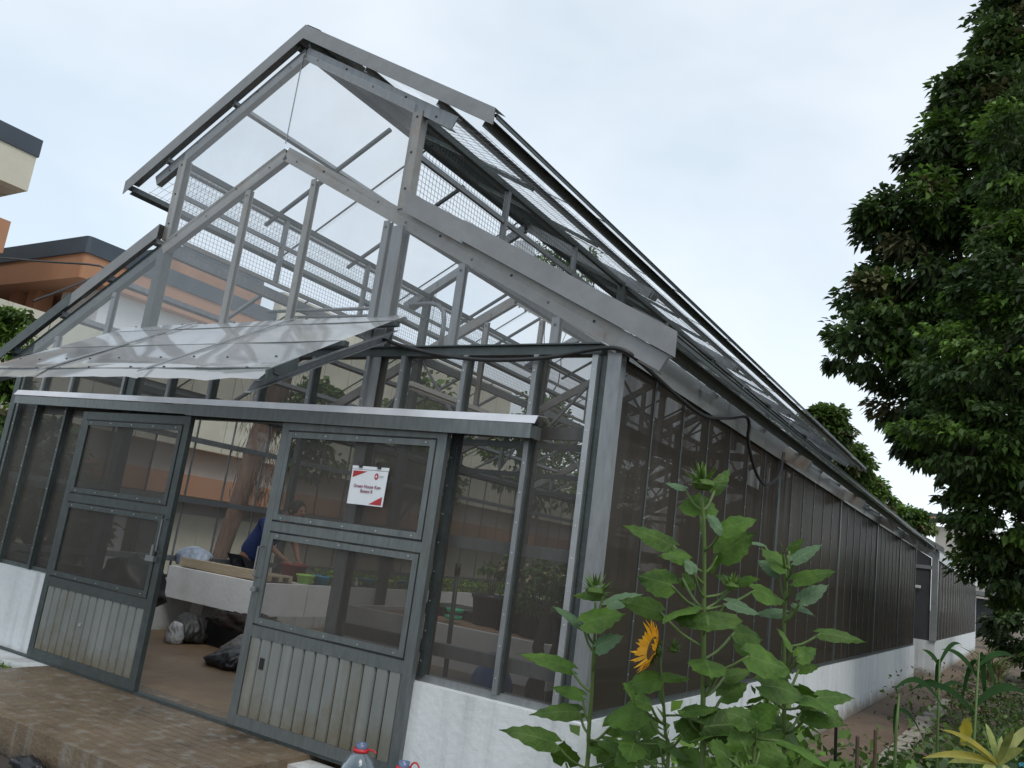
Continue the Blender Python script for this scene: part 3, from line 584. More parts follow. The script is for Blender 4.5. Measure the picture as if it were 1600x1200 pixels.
for k in range(7):
    yk = YA + k * 3.05
    for s in (-1, 1): g2(MB().bar((.3, yk, 4.2), (.3 + s*3.1, yk, 4.2 - .53*3.1), Y, (s*.53, 0, 1), .06, .1), 'rafter', 'metal')
g2(MB().add([(.3, YA - .14, 4.42), (3.52, YA - .14, 2.71), (3.52, YA - .14, 2.58), (.3, YA - .14, 4.29)], [(0, 1, 2, 3)]), 'barge_board', 'trim')
o = g2(MB().box((CX - .42, YA - .10, 1.75), (CX - .30, YA - .04, 1.81)), 'lamp_box', 'white')

# ================================================================ electric cable
cab = [(1.33, -.12, 2.60), (1.42, -.11, 2.615), (1.6, -.10, 2.57), (1.92, -.10, 2.505), (2.3, -.10, 2.47), (2.7, -.10, 2.482), (3.0, -.10, 2.53), (3.15, -.1, 2.53), (3.23, -.02, 2.49), (3.21, .4, 2.47), (3.2, .85, 2.44), (3.2, 1.3, 2.437), (3.22, 1.75, 2.52), (3.24, 2.08, 2.60), (3.24, 2.2, 2.56), (3.22, 2.27, 2.45), (3.22, 2.5, 2.27), (3.22, 2.72, 2.19), (3.22, 2.93, 2.187), (3.22, 3.15, 2.25), (3.22, 3.33, 2.35), (3.2, 3.47, 2.47), (3.2, 3.50, 2.56)]
def smooth(pts, n=5):
    P = [V(p) for p in pts]; out = []
    for i in range(len(P) - 1):
        a, b, c, d = P[max(i-1, 0)], P[i], P[i+1], P[min(i+2, len(P)-1)]
        for k in range(n):
            t = k / n; out.append(.5 * ((2*b) + (c-a)*t + (2*a-5*b+4*c-d)*t*t + (3*b-a-3*c+d)*t**3))
    out.append(P[-1]); return out
tag(MB().tube(smooth(cab), .013, 8).build('cable', 'blackrub', None, True), 'thick black cable sagging under the front beam and looping down the net side wall', 'cable')
# overhead wire at the far left
tag(MB().tube(smooth([at(-60, 398, 11), at(60, 408, 10), at(165, 420, 9.2), (-2.9, -.2, 3.05)]), .012, 6).build('overhead_wire', 'blackrub', None, True), 'black wire running in from the left to the low roof edge', 'wire')

# ================================================================ notice on the door
NB = empty('paper_notice', (1.55, -.16, 1.52), 'white paper notice with red corners clipped on the right sliding door', 'notice')
yz = -.163
def flat(pts, y, name, m_, par): return MB().add([(x, y, z) for x, z in pts] + [(x, y + .001, z) for x, z in pts], [tuple(range(len(pts))), tuple(range(2*len(pts)-1, len(pts)-1, -1))]).build(name, m_, par)
x0, x1, z0, z1 = 1.405, 1.70, 1.515, 1.735
flat([(x0, z0), (x1, z0), (x1 + .004, z1), (x0, z1)], yz, 'sheet', 'paper', NB)
flat([(x0 + .012, z1 - .008), (x0 + .13, z1 - .008), (x0 + .012, z1 - .052)], yz - .0015, 'corner_print', 'inkred', NB)
flat([(x1 - .012, z0 + .008), (x1 - .012, z0 + .062), (x1 - .115, z0 + .008)], yz - .0015, 'corner_print', 'inkred', NB)
flat([(x0 - .002, z1 + .003), (x1 + .006, z1 + .003), (x1 + .008, z1 + .024), (x0 - .002, z1 + .024)], yz, 'header_strip', 'paper', NB)
lg = MB(); cx_, cz_ = x1 - .085, z1 - .036
ring = [(cx_ + .0165*math.cos(a*math.pi/8), cz_ + .021*math.sin(a*math.pi/8)) for a in range(16)]
flat(ring, yz - .0015, 'emblem', 'inkred', NB)
flat([(cx_ - .003, cz_ - .01), (cx_ + .003, cz_ - .01), (cx_ + .003, cz_ + .01), (cx_ - .003, cz_ + .01)], yz - .003, 'emblem_cross', 'paper', NB); flat([(cx_ - .009, cz_ - .0025), (cx_ + .009, cz_ - .0025), (cx_ + .009, cz_ + .0025), (cx_ - .009, cz_ + .0025)], yz - .0035, 'emblem_cross', 'paper', NB)
def text(s, size, x, z, y, m_, par, name):
    cu = bpy.data.curves.new(name, 'FONT'); cu.body = s; cu.size = size; cu.align_x = 'CENTER'; cu.extrude = .0003; cu.offset = size * .012
    o = bpy.data.objects.new(name, cu); col.objects.link(o)
    dg = bpy.context.evaluated_depsgraph_get(); me = bpy.data.meshes.new_from_object(o.evaluated_get(dg)); bpy.data.objects.remove(o)
    me.materials.clear(); me.materials.append(M[m_]); o = bpy.data.objects.new(name, me); col.objects.link(o); o.parent = par
    o.location = V((x, y, z)) - par.location; o.rotation_euler = (R(90), 0, 0); return o
text('Green House Kon', .030, (x0 + x1)/2 + .0, 1.622, yz - .003, 'inkpurple', NB, 'lettering'); text('Botani II', .030, (x0 + x1)/2, 1.592, yz - .003, 'inkpurple', NB, 'lettering')
MB().box((cx_ + .024, yz - .002, cz_ + .004), (cx_ + .062, yz - .001, cz_ + .007)).box((cx_ + .024, yz - .002, cz_ - .005), (cx_ + .055, yz - .001, cz_ - .002)).build('fine_print', 'inkgrey', NB)
for xx in (x0 + .07, x1 - .07): MB().box((xx - .014, yz - .006, z1 + .012), (xx + .014, yz - .0015, z1 + .028)).tube([(xx - .01, yz - .004, z1 + .02), (xx - .014, yz - .012, z1 + .045), (xx + .014, yz - .012, z1 + .045), (xx + .01, yz - .004, z1 + .02)], .0018, 5).build('clip', 'black', NB)

# ================================================================ planter beds
def trough(x0, y0, x1, y1, z0, z1, label, cat, m_, legs):
    root = empty('planter_bed', ((x0+x1)/2, y0, 0), label, cat, 'raised concrete planter beds in the greenhouse')
    b = MB(); th = .06
    b.box((x0, y0, z0), (x1, y0 + th, z1)).box((x0, y1 - th, z0), (x1, y1, z1)).box((x0, y0 + th, z0), (x0 + th, y1 - th, z1)).box((x1 - th, y0 + th, z0), (x1, y1 - th, z1))
    b.box((x0 + th, y0 + th, z0), (x1 - th, y1 - th, z0 + .05)); b.build('trough', m_, root)
    MB().box((x0 + th, y0 + th, z0 + .05), (x1 - th, y1 - th, z1 - .035)).build('soil_fill', 'sandsoil', root)
    for lx, ly in legs: MB().box((lx - .1, ly - .1, 0), (lx + .1, ly + .1, z0)).build('leg', 'bedgrey', root)
    return root
M['sandsoil'] = mat('sandy_soil', (.24, .155, .095), .95, 0, .25, 5, .6, 30)
trough(-2.95, 1.93, -1.5, 2.62, .37, .70, 'white planter bed crossing behind the open doorway, bags beneath it', 'planter bed', 'bedwhite', [(-2.7, 2.3), (-1.75, 2.3)])
trough(-2.1, 2.64, -1.5, 14.5, .37, .70, 'long white planter bed running to the back, filled with seedlings', 'planter bed', 'bedwhite', [(-1.8, y) for y in (4, 6.5, 9, 11.5, 14)])
trough(-.02, 1.62, 2.05, 12.5, .37, .70, 'planter bed right of the aisle, its shade put into the grey colour, holding black nursery pots', 'planter bed', 'bedgrey', [(x, y) for x in (.3, 1.7) for y in (2.0, 4.5, 7, 9.5, 12)])
# plank and timber on the cross bed
tag(MB().box((-2.95, 2.05, .705), (-1.62, 2.14, .80)).build('timber_plank', 'wood'), 'pale timber plank laid on edge on the white cross bed', 'plank')
pl = empty('wooden_pallet', (-2.0, 2.3, .70), 'small wooden pallet on the white cross bed behind the plank', 'pallet')
for k in range(4): MB().box((-2.3 + k*.17, 2.2, .75), (-2.19 + k*.17, 2.55, .768)).build('slat', 'wood', pl)
for yy in (2.2, 2.36, 2.5): MB().box((-2.3, yy, .702), (-1.68, yy + .05, .75)).build('runner', 'wood', pl)
# fluorescent batten
tb = empty('strip_lamp', (.6, 1.8, 2.62), 'unlit white strip lamp hanging inside above the right door', 'lamp')
MB().box((.565, 1.22, 2.61), (.635, 2.45, 2.65)).build('housing', 'tube', tb); MB().tube([(.6, 1.26, 2.592), (.6, 2.41, 2.592)], .013, 8).build('tube', 'tube', tb, True)
for yy in (1.4, 2.3): MB().tube([(.6, yy, 2.65), (.6, yy, 3.6)], .002, 5).build('hanging_wire', 'bolt', tb)
# ================================================================ plant helpers
def to_mesh(name, verts, faces, mats, mi=None, parent=None, smooth=False):
    me = bpy.data.meshes.new(name); nv, nf, k = len(verts), len(faces), faces.shape[1]
    me.vertices.add(nv); me.vertices.foreach_set('co', np.asarray(verts, dtype=np.float32).ravel())
    me.loops.add(nf * k); me.loops.foreach_set('vertex_index', faces.astype(np.int32).ravel())
    me.polygons.add(nf); me.polygons.foreach_set('loop_start', np.arange(0, nf*k, k, dtype=np.int32))
    for x in mats: me.materials.append(M[x])
    if mi is not None: me.polygons.foreach_set('material_index', mi.astype(np.int32))
    me.update(calc_edges=True); me.validate()
    o = bpy.data.objects.new(name, me); col.objects.link(o)
    if parent is not None: o.parent = parent; o.matrix_parent_inverse = Matrix.Translation(-parent.location)
    return o
def unit(a): return a / np.maximum(np.linalg.norm(a, axis=-1, keepdims=True), 1e-9)
def leaf_arrays(P, D, S, Ln, Wd, droop=.25):
    """folded four-corner leaves: points P, directions D, side S"""
    n = len(P); Ln = Ln[:, None]; Wd = Wd[:, None]; up = np.cross(S, D)
    v = np.stack([P, P + .4*Ln*D + Wd*S + .12*Wd*up, P + Ln*D - droop*Ln*np.array([0, 0, 1.]), P + .4*Ln*D - Wd*S + .12*Wd*up], 1).reshape(-1, 3)
    f = np.arange(n*4).reshape(n, 4); return v, f
def crown(name, ells, ncl, per, ls, rc, mats, weights, parent, shell=.72, down=.35, keep=None, width=.32, flat=.6):
    Vs, Fs, Ms = [], [], []; off = 0
    vol = np.array([e[3]*e[4]*e[5] for e in ells])**.67; vol = vol / vol.sum()
    cnt = (vol * ncl).astype(int) + 1
    for e, nn in zip(ells, cnt):
        d = unit(rng.normal(size=(nn, 3))); rr = shell + (1.04 - shell) * rng.random((nn, 1))**.7
        C = np.array(e[:3]) + d * rr * np.array(e[3:6])
        for c, dd in zip(C, d):
            if keep is not None and not keep(c): continue
            mi = rng.choice(len(mats), p=weights); m_ = int(per * (.6 + .8 * rng.random()))
            off_ = unit(rng.normal(size=(m_, 3))) * rng.random((m_, 1))**.5 * rc * (.7 + .6 * rng.random()); off_[:, 2] *= flat
            P = c + off_; D = unit(off_ / rc + dd * .7 + rng.normal(size=(m_, 3)) * .5 + np.array([0, 0, -down]))
            S = unit(np.cross(D, np.array([0, 0, 1.]) + rng.normal(size=(m_, 3)) * .55)); l = ls * (.7 + .6 * rng.random(m_))
            v, f = leaf_arrays(P, D, S, l, l * width * (.8 + .4 * rng.random(m_))); Vs.append(v); Fs.append(f + off); off += len(v); Ms.append(np.full(m_, mi))
    return to_mesh(name, np.concatenate(Vs), np.concatenate(Fs), mats, np.concatenate(Ms), parent)
def limb(b, p, q, r0, r1, wob=.1, n=6):
    p, q = V(p), V(q); L_ = (q - p).length; pts = []
    for i in range(n + 1):
        t = i / n; pts.append(p.lerp(q, t) + V((mnoise.noise(p*3 + V((t*3, 0, 0))), mnoise.noise(p*3 + V((0, t*3, 5))), 0)) * wob * L_ * math.sin(math.pi * min(t, .8)))
    b.tube(pts, [r0 + (r1 - r0) * i / n for i in range(n + 1)], 8); return pts[-1]
def tree(name, base, label, ells, ncl, per, ls, rc, mats, weights, tr=.2, group=None, barkm='bark', **k):
    root = empty(name, base, label, 'tree', group); b = MB(); base = V(base)
    top = V(ells[0][:3]); mid = base.lerp(top, .5); limb(b, base, mid, tr, tr * .7, .05); limb(b, mid, top, tr * .7, tr * .2, .08)
    for e in ells[1:]:
        c = V(e[:3]); s0 = base.lerp(top, min(.9, max(.25, (c.z - base.z) / max(.1, top.z - base.z) * .6))); limb(b, s0, c, tr * .4, tr * .08, .08)
    for e in ells:
        for q in range(4):
            d = unit(rng.normal(size=3)) * np.array(e[3:6]) * .8; limb(b, V(e[:3]), V(e[:3]) + V(d), tr * .16, tr * .03, .1, 4)
    b.build('trunk', barkm, root, True)
    crown('crown', ells, ncl, per, ls, rc, mats, weights, root, **k); return root

# ---- big trees on the right
def E(px, py, d, rx, rz, ry=None):
    c = at(px, py, d); return (c.x, c.y, c.z, rx, ry or rx, rz)
tree('tall_tree', (6.6, 12.6, -.2), 'tall dark tree with drooping big leaves and tawny seed heads, right edge against the sky',
     [E(1640, 330, 13.5, 2.0, 2.6), E(1560, 170, 13.7, .8, .7), E(1475, 235, 13.5, .6, .4), E(1590, 90, 13.8, .7, .7), E(1650, 60, 13.8, 1.1, 1.4), E(1690, -120, 13.8, 1.4, 1.6), E(1530, 240, 13.6, .95, .8), E(1450, 330, 13.4, .85, .45), E(1500, 420, 13.2, 1.3, .8), E(1400, 350, 13.4, .55, .28),
      E(1400, 470, 13.0, .75, .4), E(1360, 540, 12.8, .65, .4), E(1450, 560, 13, 1.1, .6), E(1440, 630, 12.9, .55, .35), E(1515, 150, 13.7, .5, .4), E(1540, 620, 13, 1.5, 1.2), E(1590, 110, 13.7, .6, .5), E(1440, 690, 12.8, .35, .22)],
     900, 100, .135, .27, ['fol_dark', 'fol_yel', 'fol_mid'], [.78, .09, .13], tr=.3, width=.3)
tree('broadleaf_tree', (7.0, 9.2, -.2), 'dense green tree with fine layered leaves overhanging the path, nearest on the right',
     [E(1680, 560, 10.4, 1.7, 1.9), E(1600, 430, 10.6, .75, .6), E(1560, 560, 10.2, .85, .6), E(1530, 690, 10.1, .8, .55), E(1610, 700, 10.0, .9, .7), E(1590, 800, 10.1, .75, .5), E(1590, 880, 10.3, .6, .35), E(1630, 230, 10.6, .75, .8), E(1560, 350, 10.6, .35, .3), E(1680, 900, 10.4, .9, .8)],
     640, 105, .09, .24, ['fol_mid', 'fol_dark'], [.45, .55], tr=.2, width=.3, flat=.4)
# ---- trees beyond the greenhouse end
tg = 'trees beyond the far end of the greenhouses'
for (px, py, d, r_, rz_, lab, mm_) in ((1285, 672, 24, .5, .62, 'light green tree showing highest above the far roof ridge', 'fol_light'), (1318, 728, 27, .65, .65, 'yellow green tree between the roof ridge and the tall dark tree', 'fol_light'), (1352, 775, 30, .65, .55, 'bushy mid green tree just right of the light green one beyond the roof', 'fol_mid'), (1412, 815, 34, .85, .5, 'lowest far tree, beside the orange column', 'fol_mid')):
    e = E(px, py, d, r_, rz_)
    ex = [e] + [(e[0] + dx * r_, e[1], e[2] + dz * rz_, r_ * .55, r_ * .55, rz_ * .5) for dx, dz in ((-.45, .75), (.35, .6), (.75, -.2), (-.8, -.1))]
    tree('distant_tree', (e[0], e[1], -.2), lab, ex, 120, 70, .16, .28, [mm_, 'fol_yel'], [.86, .14], tr=.18, group=tg)
# shaded planting past the second greenhouse
tree('dark_shrub', (6.0, 22, -.2), 'dark shrub under the tall tree at the end of the path', [(6.0, 22, 1.2, 1.6, 1.5, 1.4), (6.6, 19, .9, 1.3, 1.3, 1.1)], 150, 70, .16, .3, ['fol_dark', 'fol_mid'], [.7, .3], tr=.08)
tree('dark_shrub', (7.5, 15, -.2), 'dark shrub filling the right edge below the broadleaf tree', [(7.2, 14.5, 1.0, 1.5, 1.5, 1.3), (6.2, 12.5, .4, .8, .8, .6)], 150, 70, .12, .26, ['fol_dark', 'fol_mid'], [.7, .3], tr=.08)
# ---- left side trees
tree('leafy_tree', (-6.4, .2, -.2), 'leafy green tree cut by the left frame edge beside the low roof', [E(0, 545, 9.6, .36, .5), E(-20, 640, 9.4, .38, .5), E(22, 497, 9.6, .10, .16), E(-5, 500, 9.6, .16, .2), E(48, 492, 9.6, .05, .09)], 70, 44, .12, .13, ['fol_mid', 'fol_light'], [.6, .4], tr=.05, width=.2)
lg_ = 'trees behind the left side of the greenhouse'
for (x, y_, z_, r_, lab, mm_) in ((-12.5, 26, 13.0, 1.7, 'pale green tree seen through the right gable glass', 'fol_light'), (-6.0, 9.5, 3.3, 1.0, 'dark tree behind the middle of the left net wall', 'fol_mid'), (-6.0, 14.5, 3.9, 1.2, 'tree seen through the upper front glass above the track cover', 'fol_mid'), (-6.5, 20.5, 4.2, 1.6, 'tree farthest behind the left net wall', 'fol_light'), (-4.6, .9, 1.2, .8, 'bush behind the left front corner of the greenhouse', 'fol_dark')):
    ex = [(x, y_, z_, r_, r_, r_*.9)] + [(x + dx*r_, y_ + dy*r_, z_ + dz*r_, r_*.6, r_*.6, r_*.5) for dx, dy, dz in ((.6, -.4, .3), (-.6, .5, .4), (.2, .6, -.6), (.3, -.3, .8))]
    tree('garden_tree', (x, y_, -.2), lab, ex, 70, 45, .16, .34, [mm_, 'fol_light'], [.7, .3], tr=.09, group=lg_)
# fibrous trunk seen through the doorway
ft = empty('palm_trunk', (-5.4, 4.75, -.2), 'rough brown trunk with hanging fibres seen through the doorway', 'tree')
b = MB(); b.tube([(-6.05, 5.1, -.2), (-6.02, 5.2, .8), (-5.98, 5.35, 1.8), (-5.95, 5.45, 2.6), (-5.9, 5.6, 3.6), (-5.9, 5.7, 4.6)], [.14, .13, .15, .19, .2, .15], 12); b.build('trunk', 'barkred', ft, True)
P = np.stack([-5.9 + rng.normal(size=900)*.18, 5.55 + rng.normal(size=900)*.2, 1.6 + 2.6*rng.random(900)], 1); D = unit(np.array([0, 0, -1.]) + rng.normal(size=(900, 3))*.25); S = unit(np.cross(D, rng.normal(size=(900, 3))))
v_, f_ = leaf_arrays(P, D, S, .18 + .25*rng.random(900), np.full(900, .008), 0); to_mesh('fibres', v_, f_, ['barkred'], None, ft)
crown('fronds', [(-5.7, 6.2, 3.3, .6, .5, .5), (-5.6, 6.5, 2.5, .35, .35, .35)], 40, 45, .14, .22, ['fol_mid', 'fol_light'], [.6, .4], ft)

# ================================================================ buildings
B1 = empty('building', (-9, 6, -.2), 'low building with beige panel parapet and orange band behind the greenhouse', 'building')
def bb(par, name, m_, a, b): return MB().box(a, b).build(name, m_, par)
bb(B1, 'wall', 'recess', (-16, 2.6, -.2), (-9.35, 30, 2.6))
bb(B1, 'lower_wall', 'beige', (-9.35, 2.4, -.2), (-9.2, 30, 1.2))
bb(B1, 'orange_band', 'orange', (-9.35, 2.2, 1.55), (-8.6, 30, 1.95))
k = 0; yk = 2.2
while yk < 29:
    bb(B1, 'parapet_panel', 'beige', (-9.3, yk, 2.5), (-9.0, yk + .98, 4.22)); yk += 1.0; k += 1
xk = -9.32
while xk > -20: bb(B1, 'parapet_panel', 'beige', (xk - .98, 2.2, 2.5), (xk, 2.5, 4.22)); xk -= 1.0
bb(B1, 'roof', 'recess', (-20, 2.5, 4.0), (-9.3, 30, 4.2))
bb(B1, 'doorway', 'bwhite', (-9.19, 5.0, .0), (-9.15, 5.5, 1.0)); bb(B1, 'doorway', 'glassdark', (-9.195, 5.55, .0), (-9.16, 6.2, 1.1))
B2 = empty('building', (-12, 5, 4.2), 'upper storey with dark metal roof edge over an orange band and orange columns', 'building')
def roundband(par, name, m_, x0, y0, x1, y1, z0, z1, r=.5):
    pts = []
    for cx, cy, a0 in ((x1 - r, y0 + r, -90), (x1 - r, y1 - r, 0), (x0 + r, y1 - r, 90), (x0 + r, y0 + r, 180)):
        pts += [(cx + r*math.cos(R(a0 + t)), cy + r*math.sin(R(a0 + t))) for t in (0, 22, 45, 68, 90)]
    return MB().prism(pts, 2, z0, z1).build(name, m_, par)
roundband(B2, 'roof_edge', 'navy', -22, 5.1, -12, 12.5, 6.35, 6.72, .1); roundband(B2, 'orange_band', 'orange', -22, 5.14, -12.04, 10.3, 5.80, 6.35, .1)
roundband(B2, 'upper_orange_band', 'orange', -19, 7.7, -12.3, 10.3, 6.72, 7.25, .3); roundband(B2, 'upper_roof_edge', 'navy', -19, 7.68, -12.28, 10.32, 7.25, 7.55, .4)  # added block for the orange and navy that show in the gable glass
for yk in range(12): bb(B2, 'side_panel', 'beige', (-12.2, 10.5 + yk*1.0, 4.2), (-11.9, 11.48 + yk*1.0, 7.3))
bb(B2, 'wall', 'bwhite', (-14, 5.9, 4.2), (-12.4, 10.2, 5.80)); bb(B2, 'back_wall', 'glassdark', (-21, 8.0, 4.2), (-14, 8.2, 5.6))
for xk in (-14.9, -15.7, -17.2, -18.7): bb(B2, 'column', 'orange', (xk, 5.6, 4.2), (xk + .38, 6.0, 5.80))
B3 = empty('building', (-12, 3.7, 4), 'beige block with black roof edge, cut by the upper left frame edge', 'building')
for y0 in (2.9, 2.1, 1.3, .5): bb(B3, 'panel', 'beige', (-12.35, y0, 7.08), (-12.0, y0 + .78, 7.83))
for xk in range(6): bb(B3, 'panel', 'beige', (-13.35 - xk*1.0, 3.35, 7.08), (-12.37 - xk*1.0, 3.68, 7.83))
bb(B3, 'roof_edge', 'navy', (-22, 0, 7.83), (-11.97, 3.71, 8.2)); bb(B3, 'soffit', 'beige', (-22, 0.5, 7.0), (-12.36, 3.34, 7.2)); 
bb(B3, 'orange_band', 'orange', (-22, -2, 5.75), (-12.2, 3.62, 6.42)); bb(B3, 'wall', 'orange', (-22, -2, 4.2), (-13.2, 2.6, 7.1))
# far right building
B4 = empty('building', (5, 50, 0), 'distant building with orange column and pale balcony wall glimpsed beyond the path', 'building')
def far(px0, py0, px1, py1, d, name, m_, dep=.6):
    a, b = at(px0, py0, d), at(px1, py1, d); return MB().box((a.x, a.y, a.z), (b.x + .001, a.y + dep, b.z)).build(name, m_, B4)
far(1446, 806, 1462, 832, 50, 'column', 'orange', .5); far(1462, 822, 1560, 940, 50.8, 'wall', 'recess', 2); far(1440, 806, 1570, 818, 50.9, 'roof', 'navy', 4); far(1480, 878, 1570, 895, 49.6, 'balcony_wall', 'recess', .3)
far(1470, 866, 1570, 877, 50.2, 'window_band', 'glassdark', .3); far(1488, 870, 1560, 872, 49.9, 'window_frame', 'bwhite', .1); far(1509, 862, 1512, 878, 49.9, 'window_frame', 'bwhite', .1); far(1500, 895, 1580, 1000, 49.9, 'lower_wall', 'glassdark', .4)
sh = empty('shelter', (4, 34, 0), 'small grey roofed shelter past the second greenhouse', 'shelter')
a = at(1515, 925, 38); MB().box((a.x, a.y, a.z - .1), (a.x + 3, a.y + 3, a.z + .1)).build('roof', 'metal', sh)
for dx in (.1, 1.2, 2.6): MB().box((a.x + dx, a.y, -.2), (a.x + dx + .1, a.y + .1, a.z - .1)).build('post', 'metal', sh)
MB().box((a.x - .1, a.y + .3, -.2), (a.x + .25, a.y + .5, a.z - .12)).build('wall', 'bwhite', sh)

# ================================================================ things inside
def bag(name, label, m_, c, r, seed, group=None, amp=.35):
    rr = random.Random(seed); nu, nv = 72, 30; k1, k2 = rr.choice((9, 11, 13)), rr.choice((17, 19, 23)); ph0 = rr.uniform(0, 6); tilt = V((rr.uniform(-.4, .4), rr.uniform(-.4, .4), 0)); vs = []
    for jv in range(nv + 1):
        t = jv / nv; th = math.pi * t; R0 = math.sin(th)**.75; z = math.cos(th)
        for iu in range(nu):
            a = 2*math.pi*iu/nu; d = V((math.cos(a), math.sin(a), z)); q = V((math.cos(a)*R0, math.sin(a)*R0, z*.8)) * 1.6 + V((seed, 0, 0))
            n1 = mnoise.noise(q); f = (1 - t)**1.1 * 2.2 * t**.2
            w1 = abs(math.sin(k1*.5*a + ph0 + 3*n1)); w2 = abs(math.sin(k2*.5*a + 5*mnoise.noise(q*1.7)))
            rad = R0 * (1 + .28*n1 - f*(.10*(1-w1) + .05*(1-w2)) + .05*mnoise.noise(q*4))
            zz = z*(1 + .15*mnoise.noise(q*1.3 + V((0, 4, 0)))) + (.16 * (1-t)**6) + .035*(1-w1)*(-f)
            zz = max(zz, -.62 + .03*mnoise.noise(q*3))
            vs.append((rad*r[0]*math.cos(a) + tilt.x*r[0]*max(0, zz), rad*r[1]*math.sin(a) + tilt.y*r[1]*max(0, zz), zz*r[2]))
    fs = [(j_*nu+i_, (j_+1)*nu+i_, (j_+1)*nu+(i_+1) % nu, j_*nu+(i_+1) % nu) for j_ in range(nv) for i_ in range(nu)]
    o = MB().add(vs, fs).build(name, m_, None, True); o.location = (c[0], c[1], c[2] - r[2]*.1); return tag(o, label, 'bag', group)
gb = 'bags under the white cross bed'
bag('rubbish_bag', 'shiny black bag on the floor in front, nearest the right door', 'bagblack', (-.98, 1.28, .08), (.27, .18, .11), 2, gb)
bag('rubbish_bag', 'grey sack lying behind the shiny black bag', 'greybag', (-1.15, 1.55, .12), (.22, .16, .15), 5, gb)
bag('rubbish_bag', 'grey and black bag with open silvery mouth beside the left door edge', 'darkgreybag', (-2.25, 1.78, .13), (.2, .17, .15), 9, gb)
bag('rubbish_bag', 'pale crumpled bag end poking from behind the left door edge', 'whitebag', (-2.2, 1.6, .09), (.10, .09, .12), 12, gb)
tag(crumple('dark_cloth', 'cloth', -1.55, 2.0, .27, .45, .2, .11, None, 4, .4, 4), 'dark brown cloth heaped on the black crate under the bed', 'cloth')
cr_ = empty('black_crate', (-1.75, 2.1, 0), 'black plastic crate on the floor below the dark cloth', 'crate')
MB().box((-2.12, 1.9, .0), (-1.35, 2.35, .24)).build('body', 'black', cr_); MB().box((-2.14, 1.88, .24), (-1.33, 2.37, .265)).build('rim', 'black', cr_)
bag('plastic_bag', 'knotted pale blue bag on the white cross bed by the left door edge', 'bluebag', (-2.92, 2.2, .80), (.24, .17, .13), 21)
tag(crumple('stand_in_heap', 'black', -2.45, 1.15, .5, .3, .3, .30, None, 33, .3, 3), 'added dark heap standing in for a reflection, behind the left front net, near the corner', 'heap')  # invented heap, stands in for a dark reflected figure
def pot(name, label, m_, c, r0, r1, h, cat='pot', group=None, soil=True):
    root = empty(name, c, label, cat, group); b = MB().lathe([(0, 0), (r0, 0), (r1*.98, h*.86), (r1*1.06, h*.86), (r1*1.08, h), (r1*.98, h), (r1*.9, h*.82)], 18, c); b.build('body', m_, root, True)
    if soil: MB().lathe([(r1*.92, h*.84), (0, h*.86)], 18, c).build('soil_fill', 'soil', root)
    return root
pot('red_pot', 'dark red pot held by the bending person', 'darkred', (-1.93, 2.78, .70), .11, .15, .19)
pot('red_pot', 'dark red tub behind the left net beside the dark heap', 'darkred', (-1.9, .75, .55), .12, .16, .15) if False else None
cp = 'coloured pots along the edge of the seedling bed'
for i, (m_, nm, yy, lab) in enumerate((('lime', 'green_pot', 2.72, 'lime green pot at the near end of the seedling bed'), ('cyan', 'blue_pot', 2.98, 'cyan pot beside the lime green pot'), ('yellow', 'yellow_pot', 3.26, 'yellow pot right of the near cyan pot'), ('cyan', 'blue_pot', 3.75, 'cyan pot just past the yellow pot'), ('lime', 'green_pot', 4.1, 'lime green pot between two farther cyan pots'), ('cyan', 'blue_pot', 4.5, 'cyan pot beyond the second lime pot'), ('cyan', 'blue_pot', 5.1, 'farthest cyan pot on the seedling bed'))):
    pot(nm, lab, m_, (-1.66, yy, .67), .07, .10, .13, 'pot', cp)
def ground_leaves(name, n, xr, yr, zr, ls, mats, label, cat=None, par=None, wd=.3):
    P = np.stack([xr[0] + (xr[1]-xr[0])*rng.random(n), yr[0] + (yr[1]-yr[0])*rng.random(n), zr[0] + (zr[1]-zr[0])*rng.random(n)], 1)
    D = unit(rng.normal(size=(n, 3)) + np.array([0, 0, .6])); S = unit(np.cross(D, rng.normal(size=(n, 3)))); l = ls*(.6+.8*rng.random(n))
    v, f = leaf_arrays(P, D, S, l, l*wd); o = to_mesh(name, v, f, mats, rng.integers(0, len(mats), n), par); 
    return tag(o, label, cat, kind='stuff')
ground_leaves('seedlings', 9000, (-2.05, -1.53), (2.9, 14.2), (.66, .84), .05, ['seedling', 'fol_light'], 'carpet of yellow green seedlings on the long bed', 'seedlings')
ground_leaves('seedlings', 9000, (.1, 1.9), (3.6, 12.3), (.66, .90), .06, ['seedling', 'fol_light', 'fol_mid'], 'low seedlings at the back of the grey bed', 'seedlings')
